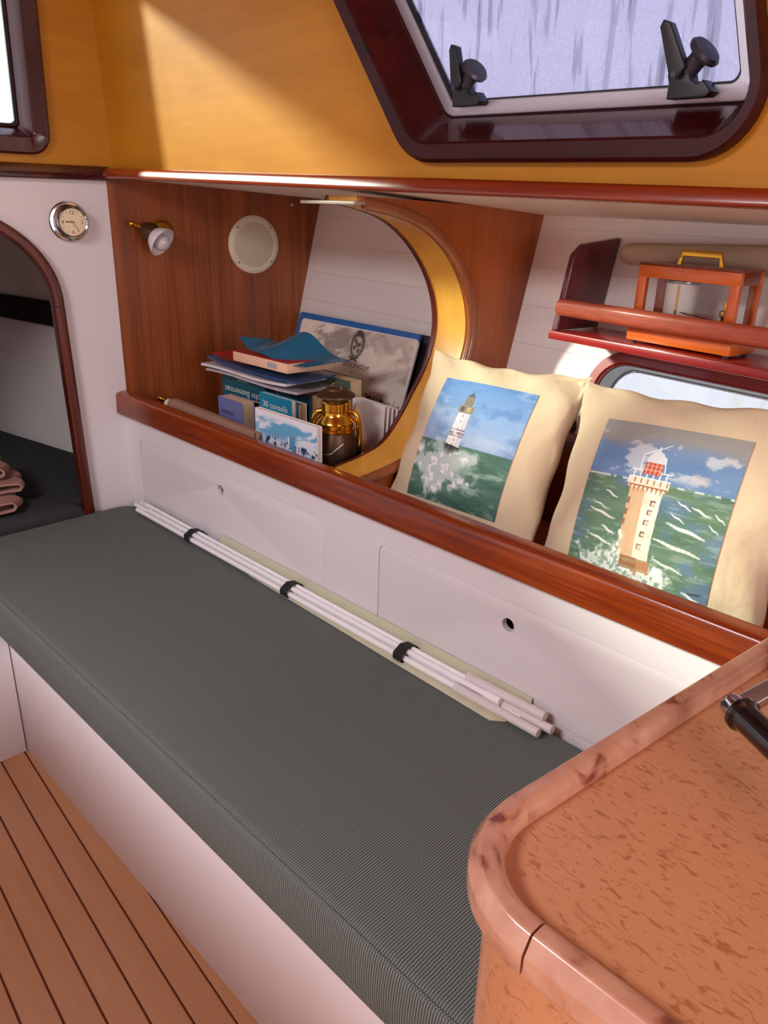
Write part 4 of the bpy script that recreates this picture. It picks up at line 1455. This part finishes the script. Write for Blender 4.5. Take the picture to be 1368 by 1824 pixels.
sheet_stack('magazine', 'lowest grey crumpled magazine of the heap on the books', 'magazine', -1.91, -1.50, 1.197, 1.328, 0.866, 0.006, M_maggrey, 0.004, 0.6, 0.008)
sheet_stack('magazine', 'thick white magazine second from the bottom of the heap', 'magazine', -1.915, -1.545, 1.190, 1.326, 0.879, 0.007, M_magwhite, 0.004, 0.9, 0.006, 0.03)
sheet_stack('magazine', 'navy and white magazine with curling left end under the pink-edged paperback', 'magazine', -1.885, -1.50, 1.192, 1.325, 0.8935, 0.006, M_magnavy, 0.003, 0.9, 0.004, 0.02, 0.010)
sheet_stack('brochure', 'thin red-edged brochure poking out left of the navy magazine', 'brochure', -1.902, -1.72, 1.215, 1.33, 0.9050, 0.002, M_red, 0.001, 0.9, 0.002, -0.02, 0.006)
pb = thing('book', 'thick pinkish-edged paperback lying flat on the heap of magazines', 'book', (-1.63, 1.28, 0.905))
PBM = Matrix.Translation((-1.655, 1.270, 0.9245)) @ Matrix.Rotation(-0.03, 4, 'Z') @ Matrix.Rotation(-0.02, 4, 'X') @ Matrix.Rotation(-0.015, 4, 'Y')
pgs = add('pages', boxm(0.245, 0.145, 0.026, PBM, 0.003, 2), M_pagespink, pb)
add('cover', boxm(0.248, 0.148, 0.0016, PBM @ Matrix.Translation((0, 0, 0.0140)), 0.0005, 1), M_red, pb, smooth=0)
add('thumb_index', boxm(0.040, 0.001, 0.014, PBM @ Matrix.Translation((0.06, -0.0728, 0.0)), 0.0, 1), M_maggrey, pgs, smooth=0)
# glossy blue magazine thrown open on top: left end rolled up, back edge standing up
rows = []
for j in range(13):
    v = j / 12
    row = []
    for i in range(29):
        u = i / 28
        x = -1.745 + 0.255 * u + 0.012 * max(0, 0.2 - u) * 5
        y = 1.196 + (0.10 + 0.045 * u) * v + 0.02 * u
        z = 0.9455 + 0.036 * max(0, (0.26 - u) / 0.26) ** 2 * (1 - 0.5 * v) + 0.052 * v * math.exp(-((u - 0.50) / 0.26) ** 2) + 0.006 * math.sin(u * 7) - 0.012 * max(0, u - 0.55) / 0.45
        row.append(Vector((x, y, z)))
    rows.append(row)
me = loft(rows, False, False)
bm = bmesh.new(); bm.from_mesh(me); bmesh.ops.solidify(bm, geom=bm.faces[:], thickness=0.0016)
tag(add('magazine', bm_mesh(bm), M_magblue, smooth=60), 'blue glossy magazine curling up on top of the heap', 'magazine')

# -- fanned booklet standing right of the lantern
bk = thing('booklet', 'white booklet standing open with fanned pages right of the lantern', 'booklet', (-1.36, 1.33, ZB))
for k in range(6):
    ang = math.radians(2 + 3.2 * k)
    lp = [(0, 0), (0.096 + 0.003 * k, 0.004), (0.104 + 0.004 * k, 0.194 - 0.003 * k), (0.0, 0.200)]
    me = ext([lp], frame((-1.420 + 0.002 * k, 1.312 + 0.004 * k, ZB), (math.cos(ang), math.sin(ang) * 0.9 + 0.1, 0), Z), 0.0012)
    add('page', me, M_paper, bk, smooth=0)
ft = [Vector((-1.396, 1.278, 0.802)), Vector((-1.396, 1.306, 0.852)), Vector((-1.335, 1.308, 0.662))]
vs = []
for j in range(9):
    v = j / 8
    a_ = ft[0].lerp(ft[2], v); b_ = ft[1].lerp(ft[2] + Vector((0.012, 0.004, 0)), v)
    for i in range(7):
        u = i / 6
        p = a_.lerp(b_, u); p.y -= 0.010 * math.sin(PI * v) * (1 - u)
        vs.append(tuple(p))
me = mesh_of(vs, [(j * 7 + i, j * 7 + i + 1, (j + 1) * 7 + i + 1, (j + 1) * 7 + i) for j in range(8) for i in range(6)])
bm = bmesh.new(); bm.from_mesh(me); bmesh.ops.solidify(bm, geom=bm.faces[:], thickness=0.001)
add('cover_flap', bm_mesh(bm), M_pagespink, bk, smooth=60)

# -- storm lantern
LX, LY = -1.358, 1.200
ln = thing('storm_lantern', 'brass storm lantern with a dark domed cap behind the rail', 'lantern', (LX, LY, ZB))
add('tank', lathe([(0.0001, 0), (0.058, 0), (0.062, 0.006), (0.062, 0.038), (0.056, 0.048), (0.040, 0.054), (0.030, 0.062), (0.0001, 0.062)], (LX, LY, ZB), Z, 32), M_bronze, ln, smooth=35)
add('globe_guard', lathe([(0.034, 0.062), (0.046, 0.074), (0.052, 0.096), (0.051, 0.122), (0.045, 0.146), (0.043, 0.150), (0.0001, 0.150)], (LX, LY, ZB), Z, 32), M_bronze, ln, smooth=45)
add('emblem', lathe([(0.008, 0), (0.008, 0.002), (0.006, 0.002), (0.006, 0.0005)], Vector((LX, LY, ZB + 0.112)) + Vector((0.55, -0.83, 0.0)).normalized() * 0.0505, Vector((0.55, -0.83, 0.1)), 18), M_bronze, ln)
add('chimney', lathe([(0.044, 0.148), (0.0475, 0.151), (0.0475, 0.156), (0.043, 0.158), (0.043, 0.168), (0.0465, 0.171), (0.045, 0.175), (0.036, 0.186), (0.0335, 0.192), (0.0335, 0.198), (0.036, 0.200), (0.036, 0.218), (0.034, 0.221), (0.0001, 0.222)], (LX, LY, ZB), Z, 36), M_brass, ln, smooth=30)
add('cap', lathe([(0.030, 0.220), (0.031, 0.228), (0.040, 0.230), (0.0465, 0.232), (0.046, 0.236), (0.036, 0.243), (0.026, 0.247), (0.024, 0.251), (0.0001, 0.253)], (LX, LY, ZB), Z, 36), M_bronze, ln, smooth=40)
rg_ = [Vector((LX + 0.018 * math.cos(t), LY + 0.004 * math.sin(t), ZB + 0.250 + 0.012 * math.sin(t))) for t in [PI * k / 14 for k in range(15)]]
add('top_ring', tube(rg_, 0.0014, 8), M_brass, ln)
for sg in (-1, 1):
    dr = Vector((math.cos(0.75), math.sin(0.75), 0)) * sg
    c = Vector((LX, LY, ZB))
    pth = [c + dr * 0.032 + Z * 0.196, c + dr * 0.042 + Z * 0.194, c + dr * 0.050 + Z * 0.186, c + dr * 0.0545 + Z * 0.170, c + dr * 0.056 + Z * 0.14, c + dr * 0.058 + Z * 0.05, c + dr * 0.056 + Z * 0.03]
    add('side_tube', tube(pth, 0.0068, 14), M_brass, ln, smooth=60)
add('wire_guard', tube([Vector((LX - 0.02, LY - 0.052, ZB + 0.115)), Vector((LX + 0.01, LY - 0.056, ZB + 0.10)), Vector((LX + 0.035, LY - 0.046, ZB + 0.105)), Vector((LX + 0.052, LY - 0.022, ZB + 0.13))], 0.0012, 8), M_steel, ln)

# -- rolled chart lying along the rail
ch = thing('chart_roll', 'brown paper chart rolled up along the inside of the mahogany rail', 'chart', (-1.75, 1.11, 0.72))
spr = []
for k in range(60):
    t = 2 * PI * 1.6 * k / 59
    r = 0.026 - 0.010 * k / 59
    spr.append((r * math.cos(t + 2.2), r * math.sin(t + 2.2)))
rows = []
for j in range(6):
    x = -1.955 + 0.40 * j / 5
    rows.append([Vector((x + 0.02 * (1 if j == 5 else 0) * math.sin(k * 0.2), 1.118 + a, 0.766 + b - 0.010 * j / 5)) for k, (a, b) in enumerate(spr)])
me = loft(rows, False, False)
bm = bmesh.new(); bm.from_mesh(me); bmesh.ops.solidify(bm, geom=bm.faces[:], thickness=0.0008)
add('sheet', bm_mesh(bm), M_kraft, ch, smooth=60)
add('white_core', tube([(-1.995, 1.118, 0.764), (-1.85, 1.118, 0.762)], 0.013, 16), M_paper, ch, smooth=60)
add('brass_tip', lathe([(0.0001, -0.004), (0.007, -0.002), (0.009, 0.004), (0.008, 0.012), (0.006, 0.014), (0.006, 0.034), (0.0001, 0.034)], (-2.035, 1.116, 0.772), X, 18), M_brass, ch)

# ================================================================ PILLOWS
class Pillow:
    def __init__(self, c, r, u, w, h, th, seed):
        self.c = Vector(c); self.r = Vector(r).normalized()
        u = Vector(u); self.u = (u - self.r * u.dot(self.r)).normalized()
        self.n = self.r.cross(self.u)      # towards the cabin
        self.w, self.h, self.th, self.seed = w, h, th, seed

    def surf(self, a, b, side=1, off=0.0):
        """a, b in -1..1 over the pillow"""
        w, h = self.w / 2, self.h / 2
        k = 0.075
        x = a * w * (1 - k * (1 - b * b) * a * a)
        y = b * h * (1 - k * (1 - a * a) * b * b)
        e = max(0.0, (1 - a * a)) ** 0.55 * max(0.0, (1 - b * b)) ** 0.55
        z = side * self.th / 2 * e
        s = self.seed
        edge = max(abs(a), abs(b))
        wr = 0.0045 * math.sin(9 * a + 3 * b * b + s) * sm_(0.62, 0.9, abs(b)) * (1 - sm_(0.93, 1.0, edge))
        wr += 0.0045 * math.sin(8 * b + 2.5 * a * a + 2 * s) * sm_(0.62, 0.9, abs(a)) * (1 - sm_(0.93, 1.0, edge))
        x += 0.0025 * math.sin(11 * b + s) * sm_(0.9, 1.0, abs(a))
        y += 0.0025 * math.sin(12 * a + s) * sm_(0.9, 1.0, abs(b))
        z += wr * side
        # slump towards the bottom
        z += 0.006 * side * e * (-b)
        return self.c + self.r * x + self.u * y + self.n * (z + off)

    def inv(self, x, y):
        """pillow parameters for local metric x, y (two fixed-point rounds)"""
        w, h = self.w / 2, self.h / 2
        a, b = x / w, y / h
        for _ in range(6):
            a = x / (w * (1 - 0.075 * (1 - b * b) * a * a)); b = y / (h * (1 - 0.075 * (1 - a * a) * b * b))
        return a, b

    def mesh(self, n=56):
        vs = []; fs = []
        g = [math.sin(PI / 2 * (2 * i / n - 1)) for i in range(n + 1)]
        for side in (1, -1):
            for j in range(n + 1):
                for i in range(n + 1):
                    vs.append(self.surf(g[i], g[j], side))
        N = (n + 1) ** 2
        for sd in (0, 1):
            for j in range(n):
                for i in range(n):
                    a = sd * N + j * (n + 1) + i
                    q = (a, a + 1, a + n + 2, a + n + 1)
                    fs.append(q if sd == 0 else q[::-1])
        me = mesh_of(vs, fs)
        bm = bmesh.new(); bm.from_mesh(me)
        bmesh.ops.remove_doubles(bm, verts=bm.verts, dist=1e-5)
        return bm_mesh(bm)


def sm_(a, b, x):
    t = min(1, max(0, (x - a) / (b - a)))
    return t * t * (3 - 2 * t)


P1 = Pillow((-0.964, 1.250, 0.842), (1, 0, 0.02), (-0.10, 0.16, 0.33), 0.405, 0.385, 0.115, 0.7)
P2 = Pillow((-0.535, 1.215, 0.850), (1, -0.02, 0.06), (-0.105, 0.14, 0.33), 0.425, 0.395, 0.115, 2.1)

# -- first painting: slim white lighthouse in breaking surf
cv = Canvas(230, 250, 1.09)
sea = 0.52 + 0.0 * cv.x
skyc = np.stack([96 + 60 * cv.y / 0.52, 140 + 36 * cv.y / 0.52, 192 + 14 * cv.y / 0.52], -1)
cv.c[:] = skyc
n1 = fbm(cv.x * 4, cv.Y * 10, 1, 5)
cv.blend(sm(0.48, 0.72, n1) * 0.55, (176, 194, 216))
cv.blend(sm(0.52, 0.75, fbm(cv.x * 5 + 7, cv.Y * 9, 2, 5)) * 0.45, (70, 112, 168))
seam = sm(0.0, 0.006, cv.y - sea)
n2 = fbm(cv.x * 6, cv.Y * 18, 3, 5)
seac = np.stack([52 + 56 * n2, 92 + 52 * n2, 80 + 44 * n2], -1)
cv.c = cv.c * (1 - seam[..., None]) + seac * seam[..., None]
cv.blend(sm(0.86, 1.0, cv.y) * 0.4, (34, 66, 54))
# tower
tx = 0.395
cv.poly([(tx - 0.065, 0.26), (tx + 0.065, 0.26), (tx + 0.075, 0.55), (tx - 0.085, 0.55)], (226, 222, 222))
cv.poly([(tx + 0.02, 0.26), (tx + 0.065, 0.26), (tx + 0.075, 0.55), (tx + 0.02, 0.55)], (206, 202, 208))
cv.poly([(tx - 0.085, 0.205), (tx + 0.085, 0.205), (tx + 0.08, 0.268), (tx - 0.08, 0.268)], (140, 128, 104))
cv.poly([(tx - 0.06, 0.215), (tx - 0.02, 0.215), (tx - 0.02, 0.255), (tx - 0.06, 0.255)], (84, 84, 84))
cv.poly([(tx + 0.01, 0.215), (tx + 0.05, 0.215), (tx + 0.05, 0.255), (tx + 0.01, 0.255)], (176, 160, 120))
cv.poly([(tx - 0.05, 0.13), (tx + 0.05, 0.13), (tx + 0.055, 0.207), (tx - 0.055, 0.207)], (150, 146, 132))
for k in range(4):
    cv.line((tx - 0.035 + 0.023 * k, 0.14), (tx - 0.035 + 0.023 * k, 0.20), 0.005, (70, 70, 70))
cv.poly([(tx - 0.045, 0.132), (tx + 0.045, 0.132), (tx + 0.012, 0.10), (tx - 0.012, 0.10)], (92, 90, 88))
cv.line((tx, 0.075), (tx, 0.11), 0.004, (90, 88, 86))
cv.line((tx - 0.078, 0.405), (tx + 0.072, 0.408), 0.0035, (50, 48, 50)); cv.line((tx - 0.080, 0.455), (tx + 0.073, 0.460), 0.0035, (50, 48, 50))
for yy in (0.285, 0.33, 0.395, 0.485, 0.525):
    cv.line((tx - 0.004, yy), (tx - 0.004, yy + 0.012), 0.005, (50, 50, 54))
# rock
cv.poly([(tx - 0.10, 0.525), (tx + 0.09, 0.545), (tx + 0.06, 0.60), (tx - 0.02, 0.615), (tx - 0.07, 0.595)], (40, 42, 44))
# surf
d = np.hypot((cv.x - 0.36) / 0.34, (cv.y - 0.70) / 0.24)
f1 = fbm(cv.x * 9 + 3, cv.Y * 9, 31, 6); f2 = fbm(cv.x * 22, cv.Y * 22, 37, 4)
sp = sm(0.40, 0.66, (1.15 - d) * 0.62 + (f1 - 0.5) * 1.1 + 0.34) * sm(0.44, 0.60, cv.y + 0.12 * (f1 - 0.5))
sp *= 1 - 0.8 * np.exp(-((cv.x - tx) / 0.09) ** 2 - ((cv.y - 0.55) / 0.05) ** 2)
cv.blend(sp * 0.85, (206, 218, 212))
cv.blend(sp * sm(0.55, 0.68, f2) * 0.9, (240, 242, 240))
cv.blend(sm(0.54, 0.70, fbm(cv.x * 6 + cv.y * 2, cv.Y * 20, 41, 5)) * sm(0.56, 0.66, cv.y) * 0.6, (176, 202, 186))


def pil_map(P, x0, x1, y0, y1, off=0.0012):
    def f(u, v):
        a, b = P.inv(x0 + (x1 - x0) * u, y1 + (y0 - y1) * v)
        return P.surf(a, b, 1, off)
    return f


p1 = thing('throw_pillow', 'cream pillow painted with a slim white lighthouse in breaking surf, left of the two', 'pillow', P1.c - P1.u * 0.19)
add('cover', P1.mesh(), M_canvas, p1, smooth=180)
f1m = pil_map(P1, -0.119, 0.119, -0.132, 0.132)
picture('painting', cv, f1m, M_paint, p1)


def on_pil(fm, u0, v0, sx, sy):
    def f(a, b):
        return Vector(fm(u0 + a / sx, v0 - b / sy)) + P1.n * 0.0006
    return f


add('lettering', text_mesh('AR - MEN', 0.0092, on_pil(f1m, tx - 0.003, 0.447, 0.238, 0.264)), M_ink, p1, smooth=0)

# -- second painting: stout stone lighthouse in a green sea
cv = Canvas(300, 310, 1.03)
hor = 0.365 - 0.01 * cv.x
n1 = fbm(cv.x * 4 + 1, cv.Y * 8, 51, 6); n2 = fbm(cv.x * 6 + 5, cv.Y * 12, 57, 6)
base = np.stack([86 + 40 * n1, 118 + 34 * n1, 160 + 26 * n1], -1)
cv.c[:] = base
cv.blend((1 - sm(0.06, 0.20, cv.y + 0.14 * (n1 - 0.5))) * 0.95, (152, 148, 140))
cv.blend(sm(0.56, 0.66, n2) * sm(0.05, 0.12, cv.y) * (1 - sm(0.30, 0.36, cv.y)) * 0.75, (204, 206, 208))
cv.blend(sm(0.58, 0.7, fbm(cv.x * 5 + 3, cv.Y * 14, 59, 5)) * (cv.x > 0.5) * sm(0.2, 0.26, cv.y) * 0.6, (190, 180, 176))
sea = sm(0, 0.006, cv.y - hor)
n3 = fbm(cv.x * 5, cv.Y * 16, 61, 5); n4 = fbm(cv.x * 3, cv.Y * 6, 67, 4)
g1 = np.stack([74 + 36 * n3, 104 + 34 * n3, 86 + 20 * n3], -1)
g2 = np.stack([78 + 30 * n3, 106 + 30 * n3, 124 + 30 * n3], -1)
mixf = (sm(0.42, 0.62, n4))[..., None]
sc_ = g1 * (1 - mixf) + g2 * mixf
cv.c = cv.c * (1 - sea[..., None]) + sc_ * sea[..., None]
cv.blend(np.exp(-((cv.y - hor - 0.008) / 0.006) ** 2) * sm(0.45, 0.55, fbm(cv.x * 24, cv.x * 0, 71, 2)) * 0.9, (236, 238, 236))
random.seed(11)
for (wx, wy, wl_, th_) in ((0.18, 0.47, 0.10, 0.007), (0.10, 0.55, 0.14, 0.006), (0.10, 0.60, 0.20, 0.010), (0.22, 0.70, 0.10, 0.009), (0.14, 0.77, 0.18, 0.010), (0.68, 0.44, 0.10, 0.006), (0.78, 0.46, 0.12, 0.008), (0.92, 0.47, 0.07, 0.006), (0.66, 0.52, 0.10, 0.006), (0.66, 0.585, 0.24, 0.013), (0.60, 0.70, 0.30, 0.013), (0.62, 0.82, 0.20, 0.009), (0.84, 0.97, 0.12, 0.009), (0.90, 0.54, 0.07, 0.005)):
    px, py = wx, wy
    for k in range(9):
        qx = px + wl_ / 9; qy = py + 0.0035 * math.sin(k * 1.1 + wx * 20) + 0.0045
        cv.line((px, py), (qx, qy), th_ * (0.4 + 0.6 * math.sin(PI * (k + 0.6) / 9.2)), (232, 236, 230), 0.7)
        px, py = qx, qy
# tower
cv.poly([(0.345, 0.40), (0.575, 0.40), (0.590, 0.86), (0.375, 0.86)], (206, 170, 130))
cv.poly([(0.455, 0.40), (0.575, 0.40), (0.590, 0.86), (0.485, 0.86)], (240, 228, 206))
cv.blend(((cv.x > 0.345 + 0.065 * (cv.y - 0.4)) & (cv.x < 0.585) & (cv.y > 0.42) & (cv.y < 0.86)) * 0.35 * sm(0.4, 0.7, fbm(cv.x * 14, cv.Y * 10, 73, 4)), (226, 190, 150))
cv.poly([(0.315, 0.345), (0.600, 0.345), (0.605, 0.395), (0.585, 0.415), (0.335, 0.415), (0.312, 0.395)], (238, 222, 196))
for k in range(9):
    xx = 0.335 + 0.031 * k
    cv.poly([(xx, 0.400), (xx + 0.016, 0.400), (xx + 0.008, 0.440)], (160, 104, 68))
cv.line((0.315, 0.398), (0.605, 0.398), 0.006, (168, 116, 80))
for k in range(6):
    xx = 0.345 + 0.045 * k
    cv.line((xx, 0.300), (xx, 0.345), 0.005, (240, 238, 232)); cv.line((xx + 0.018, 0.352), (xx + 0.018, 0.378), 0.006, (176, 120, 96))
cv.line((0.320, 0.298), (0.600, 0.298), 0.004, (240, 240, 236)); cv.line((0.320, 0.345), (0.600, 0.345), 0.005, (240, 240, 236))
cv.poly([(0.405, 0.235), (0.520, 0.235), (0.525, 0.318), (0.400, 0.318)], (188, 82, 62))
for k in range(4):
    cv.line((0.42 + 0.03 * k, 0.235), (0.42 + 0.03 * k, 0.318), 0.003, (226, 170, 150))
cv.line((0.40, 0.262), (0.525, 0.262), 0.003, (226, 170, 150)); cv.line((0.40, 0.29), (0.525, 0.29), 0.003, (226, 170, 150))
cv.poly([(0.400, 0.240), (0.530, 0.240), (0.525, 0.205), (0.500, 0.175), (0.465, 0.160), (0.430, 0.178), (0.408, 0.205)], (214, 218, 220))
cv.line((0.465, 0.14), (0.465, 0.165), 0.007, (226, 226, 226))
cv.line((0.37, 0.195), (0.46, 0.155), 0.004, (236, 236, 232)); cv.line((0.37, 0.195), (0.375, 0.29), 0.004, (236, 236, 232)); cv.line((0.525, 0.20), (0.545, 0.29), 0.004, (236, 236, 232))
cv.line((0.47, 0.15), (0.53, 0.115), 0.003, (236, 236, 232))
for (xx, yy) in ((0.515, 0.475), (0.510, 0.535), (0.505, 0.60), (0.500, 0.675), (0.495, 0.755)):
    cv.poly([(xx, yy), (xx + 0.034, yy), (xx + 0.034, yy + 0.034), (xx, yy + 0.034)], (110, 92, 72))
    cv.poly([(xx + 0.010, yy + 0.008), (xx + 0.034, yy + 0.008), (xx + 0.034, yy + 0.030), (xx + 0.010, yy + 0.030)], (214, 196, 168))
for (xx, yy) in ((0.352, 0.48), (0.355, 0.555), (0.355, 0.62)):
    cv.poly([(xx, yy), (xx + 0.022, yy), (xx + 0.022, yy + 0.042), (xx, yy + 0.042)], (140, 104, 78))
for (xx, yy) in ((0.362, 0.71), (0.366, 0.79)):
    cv.ell((xx, yy), 0.012, 0.016, (240, 232, 214))
cv.poly([(0.40, 0.845), (0.605, 0.850), (0.615, 0.93), (0.54, 0.955), (0.40, 0.925)], (150, 98, 58))
cv.poly([(0.515, 0.85), (0.605, 0.85), (0.612, 0.93), (0.535, 0.95)], (176, 124, 82))
f1 = fbm(cv.x * 16, cv.Y * 16, 81, 5); f2 = fbm(cv.x * 40, cv.Y * 40, 83, 3)
fo = sm(0.36, 0.62, (1 - np.hypot((cv.x - 0.40) / 0.46, (cv.y - 0.97) / 0.22)) * 0.8 + (f1 - 0.5) * 1.3 + 0.30)
fo *= 1 - 0.95 * ((cv.x > 0.40) & (cv.x < 0.61) & (cv.y < 0.925))
cv.blend(fo * (0.35 + 0.6 * sm(0.42, 0.55, f2)), (226, 230, 222))
cv.blend(sea * sm(0.60, 0.72, fbm(cv.x * 9, cv.Y * 50, 91, 3)) * 0.35, (170, 190, 176))
fo2 = sm(0.55, 0.75, 1 - np.hypot((cv.x - 0.66) / 0.09, (cv.y - 0.89) / 0.08) + (f1 - 0.5) * 1.2)
cv.blend(fo2 * 0.8, (236, 238, 232))
cv.line((0.88, 0.965), (0.95, 0.958), 0.006, (52, 58, 56), 0.8)
p2 = thing('throw_pillow', 'cream pillow painted with a stout stone lighthouse in a green sea, right of the two', 'pillow', P2.c - P2.u * 0.19)
add('cover', P2.mesh(), M_canvas, p2, smooth=180)
picture('painting', cv, pil_map(P2, -0.128, 0.128, -0.135, 0.130), M_paint, p2)

# ================================================================ RODS AND BATTENS ON THE CUSHION
CT = 0.4375


def rod_pts(xa, xb, y0, z0, dy=0.0):
    return [(xa + (xb - xa) * k / 6, y0 + dy * k / 6, z0) for k in range(7)]


rb = thing('rod_bundle', 'bundle of thin white rods strapped together along the back of the cushion', 'rods', (-1.3, 1.04, CT))
rods = [(-2.045, -0.705, 1.018, CT + 0.0075, 0.004, 0.0065), (-2.085, -0.655, 1.034, CT + 0.0075, 0.004, 0.006), (-1.99, -0.735, 1.026, CT + 0.0195, 0.006, 0.006), (-1.93, -0.690, 1.048, CT + 0.011, 0.004, 0.0065), (-2.03, -0.72, 1.041, CT + 0.0225, 0.002, 0.005)]
for xa, xb, y0, z0, dy, r in rods:
    add('rod', tube(rod_pts(xa, xb, y0, z0, dy), r, 12), M_rod, rb, smooth=60)
add('sleeve', tube(rod_pts(-0.80, -0.605, 1.020, CT + 0.0085, 0.0), 0.0088, 14), M_sleeve, rb, smooth=60)
add('sleeve', tube(rod_pts(-0.80, -0.592, 1.040, CT + 0.0100, 0.004), 0.0088, 14), M_sleeve, rb, smooth=60)
add('sleeve', tube(rod_pts(-0.79, -0.612, 1.044, CT + 0.0265, 0.004), 0.0095, 14), M_sleeve, rb, smooth=60)
add('sleeve', tube(rod_pts(-2.075, -1.93, 1.050, CT + 0.012, 0.0), 0.009, 14), M_sleeve, rb, smooth=60)
add('end_cap', tube(rod_pts(-0.735, -0.700, 1.031, CT + 0.0205, 0.0), 0.0078, 14), M_rod, rb, smooth=60)
for x in (-1.757, -1.328, -0.948):
    pr2 = rpoly([(1.008, CT + 0.0008), (1.057, CT + 0.0008), (1.057, CT + 0.024), (1.030, CT + 0.031), (1.008, CT + 0.019)], 0.006, 4)
    pr3 = inset(pr2, 0.0012)
    L = [[(x - 0.012 + 0.3 * (p[1] - 1.03) * 0, p[0], p[1]) for p in pr3]]
    L = [[(x - 0.012, p[0], p[1]) for p in pr3], [(x - 0.012, p[0], p[1]) for p in pr2], [(x + 0.012, p[0], p[1]) for p in pr2], [(x + 0.012, p[0], p[1]) for p in pr3]]
    add('strap', loft(L), M_strap, rb, smooth=30)
bt1 = add('flat_batten', ext([[(-1.478, 1.018), (-0.695, 0.996), (-0.672, 1.016), (-1.40, 1.044)]], frame((0, 0, 0), X, Y), 0.003, 0.0006, CT - 0.0022), M_batten, smooth=30)
tag(bt1, 'flat pale green batten lying under the front of the rods', 'batten')
bt2 = add('flat_batten', boxm(1.02, 0.003, 0.034, Matrix.Translation((-1.165, 1.0655, 0.4545)) @ Matrix.Rotation(math.radians(-8), 4, 'X'), 0.0006, 1), M_batten, smooth=30)
tag(bt2, 'flat pale green batten standing on edge behind the rods against the white panel', 'batten')

# ================================================================ GALLEY COUNTER
ZC = 0.868
cpath = []
ca, cb = Vector((-0.204, 1.040)), Vector((-0.280, 0.346)); cc = Vector((1.30, 0.342))
edge = rpoly([tuple(ca), tuple(cb), tuple(cc)], [0, 0.080, 0], 14)
edge = [Vector(p) for p in edge]
gc = thing('galley_counter', 'galley counter with burl laminate top and worn rounded wooden edge', 'counter', (0.5, 0.7, 0))
top_loop = [tuple(p) for p in edge] + [(1.30, 1.040)]
ins = inset(top_loop, 0.012)
add('counter_top', ext([ins], frame((0, 0, 0), X, Y), 0.022, 0, ZC - 0.030), M_burl, gc, smooth=30)
base_l = inset(top_loop, 0.002)
add('side_panel', ext([base_l], frame((0, 0, 0), X, Y), ZC - 0.036, 0, 0.0), M_burl, gc, smooth=35)
# rounded raised edging in three lengths with joints
prof = rpoly([(-0.016, -0.024), (0.014, -0.024), (0.014, -0.006), (0.006, 0.008), (-0.012, 0.008)], [0.008, 0.002, 0.006, 0.004, 0.010], 5)


def dens(a, b, n):
    return [a.lerp(b, k / n) for k in range(n + 1)]


mid = edge[1:-1]
segA = [Vector((p.x, p.y, ZC)) for p in dens(edge[0], mid[0], 8)]
segB = [Vector((p.x, p.y, ZC)) for p in [mid[0].lerp(mid[1], 0.03)] + mid[1:-1] + [mid[-2].lerp(mid[-1], 0.95), mid[-1].lerp(edge[-1], 0.0012)]]
segC = [Vector((p.x, p.y, ZC)) for p in dens(mid[-1].lerp(edge[-1], 0.0024), edge[-1], 8)]
prf = [(-a, b) for a, b in prof]
for sg in (segA, segB, segC):
    add('edge_trim', sweep([p + Vector((0, 0, 0)) for p in sg], [(-a, b) for a, b in prf], Z), M_worn, gc, smooth=40)

# chrome and black handle of a pan standing on the counter
gp = thing('grill_pan', 'chrome pan handle with black grip at the right edge of the counter', 'pan', (-0.10, 0.75, ZC - 0.008))
HZ = 0.902
g0 = Vector((-0.183, 0.648, HZ)); gd = Vector((0.84, -0.54, 0.0)).normalized()
add('grip', lathe([(0.0001, 0.0), (0.0145, 0.0), (0.0165, 0.002), (0.0165, 0.006), (0.0135, 0.009), (0.0130, 0.05), (0.0130, 0.12), (0.0110, 0.128), (0.0001, 0.130)], g0, gd, 24), M_blackgloss, gp, smooth=35)
add('ferrule', lathe([(0.0001, -0.016), (0.0100, -0.015), (0.0112, -0.011), (0.0112, 0.001), (0.0001, 0.001)], g0, gd, 24), M_chrome, gp, smooth=35)
c0 = g0 - gd * 0.008
add('arm', loft([[c + Vector((a, -a * 0.2, 0)) + Vector((0, 0, b)) for a, b in rect_prof(0.018, 0.012, 0.003, 3)] for c in (c0 + Vector((0.004, 0.004, 0)), c0 + Vector((0.012, 0.05, 0.0)), c0 + Vector((0.024, 0.13, -0.006)))], True, True), M_chrome, gp, smooth=35)
add('pan_body', loft([[Vector((x0_ * sc2 - 0.02, y0_ * sc2 + 0.88, zz)) for x0_, y0_ in rpoly([(-0.13, -0.10), (0.13, -0.10), (0.13, 0.10), (-0.13, 0.10)], 0.02, 4)] for sc2, zz in ((0.94, ZC - 0.007), (1.0, ZC + 0.035), (1.03, ZC + 0.036), (0.97, ZC + 0.034), (0.92, ZC - 0.004))], True, True), M_steel, gp, smooth=35)

# ================================================================ UNSEEN TABLE ADDED TO SHADE THE SETTEE FRONT
tb = thing('unseen_shade_table', 'unseen wooden table added left of view to shade the settee front', 'table', (-1.1, -0.35, 0))
add('table_top', boxw(-1.62, -0.62, -0.85, 0.075, 0.725, 0.75, 0.006), M_mahog, tb)
add('pedestal', boxw(-1.22, -1.02, -0.45, -0.30, 0.0, 0.725, 0.006), M_mahog_z, tb)
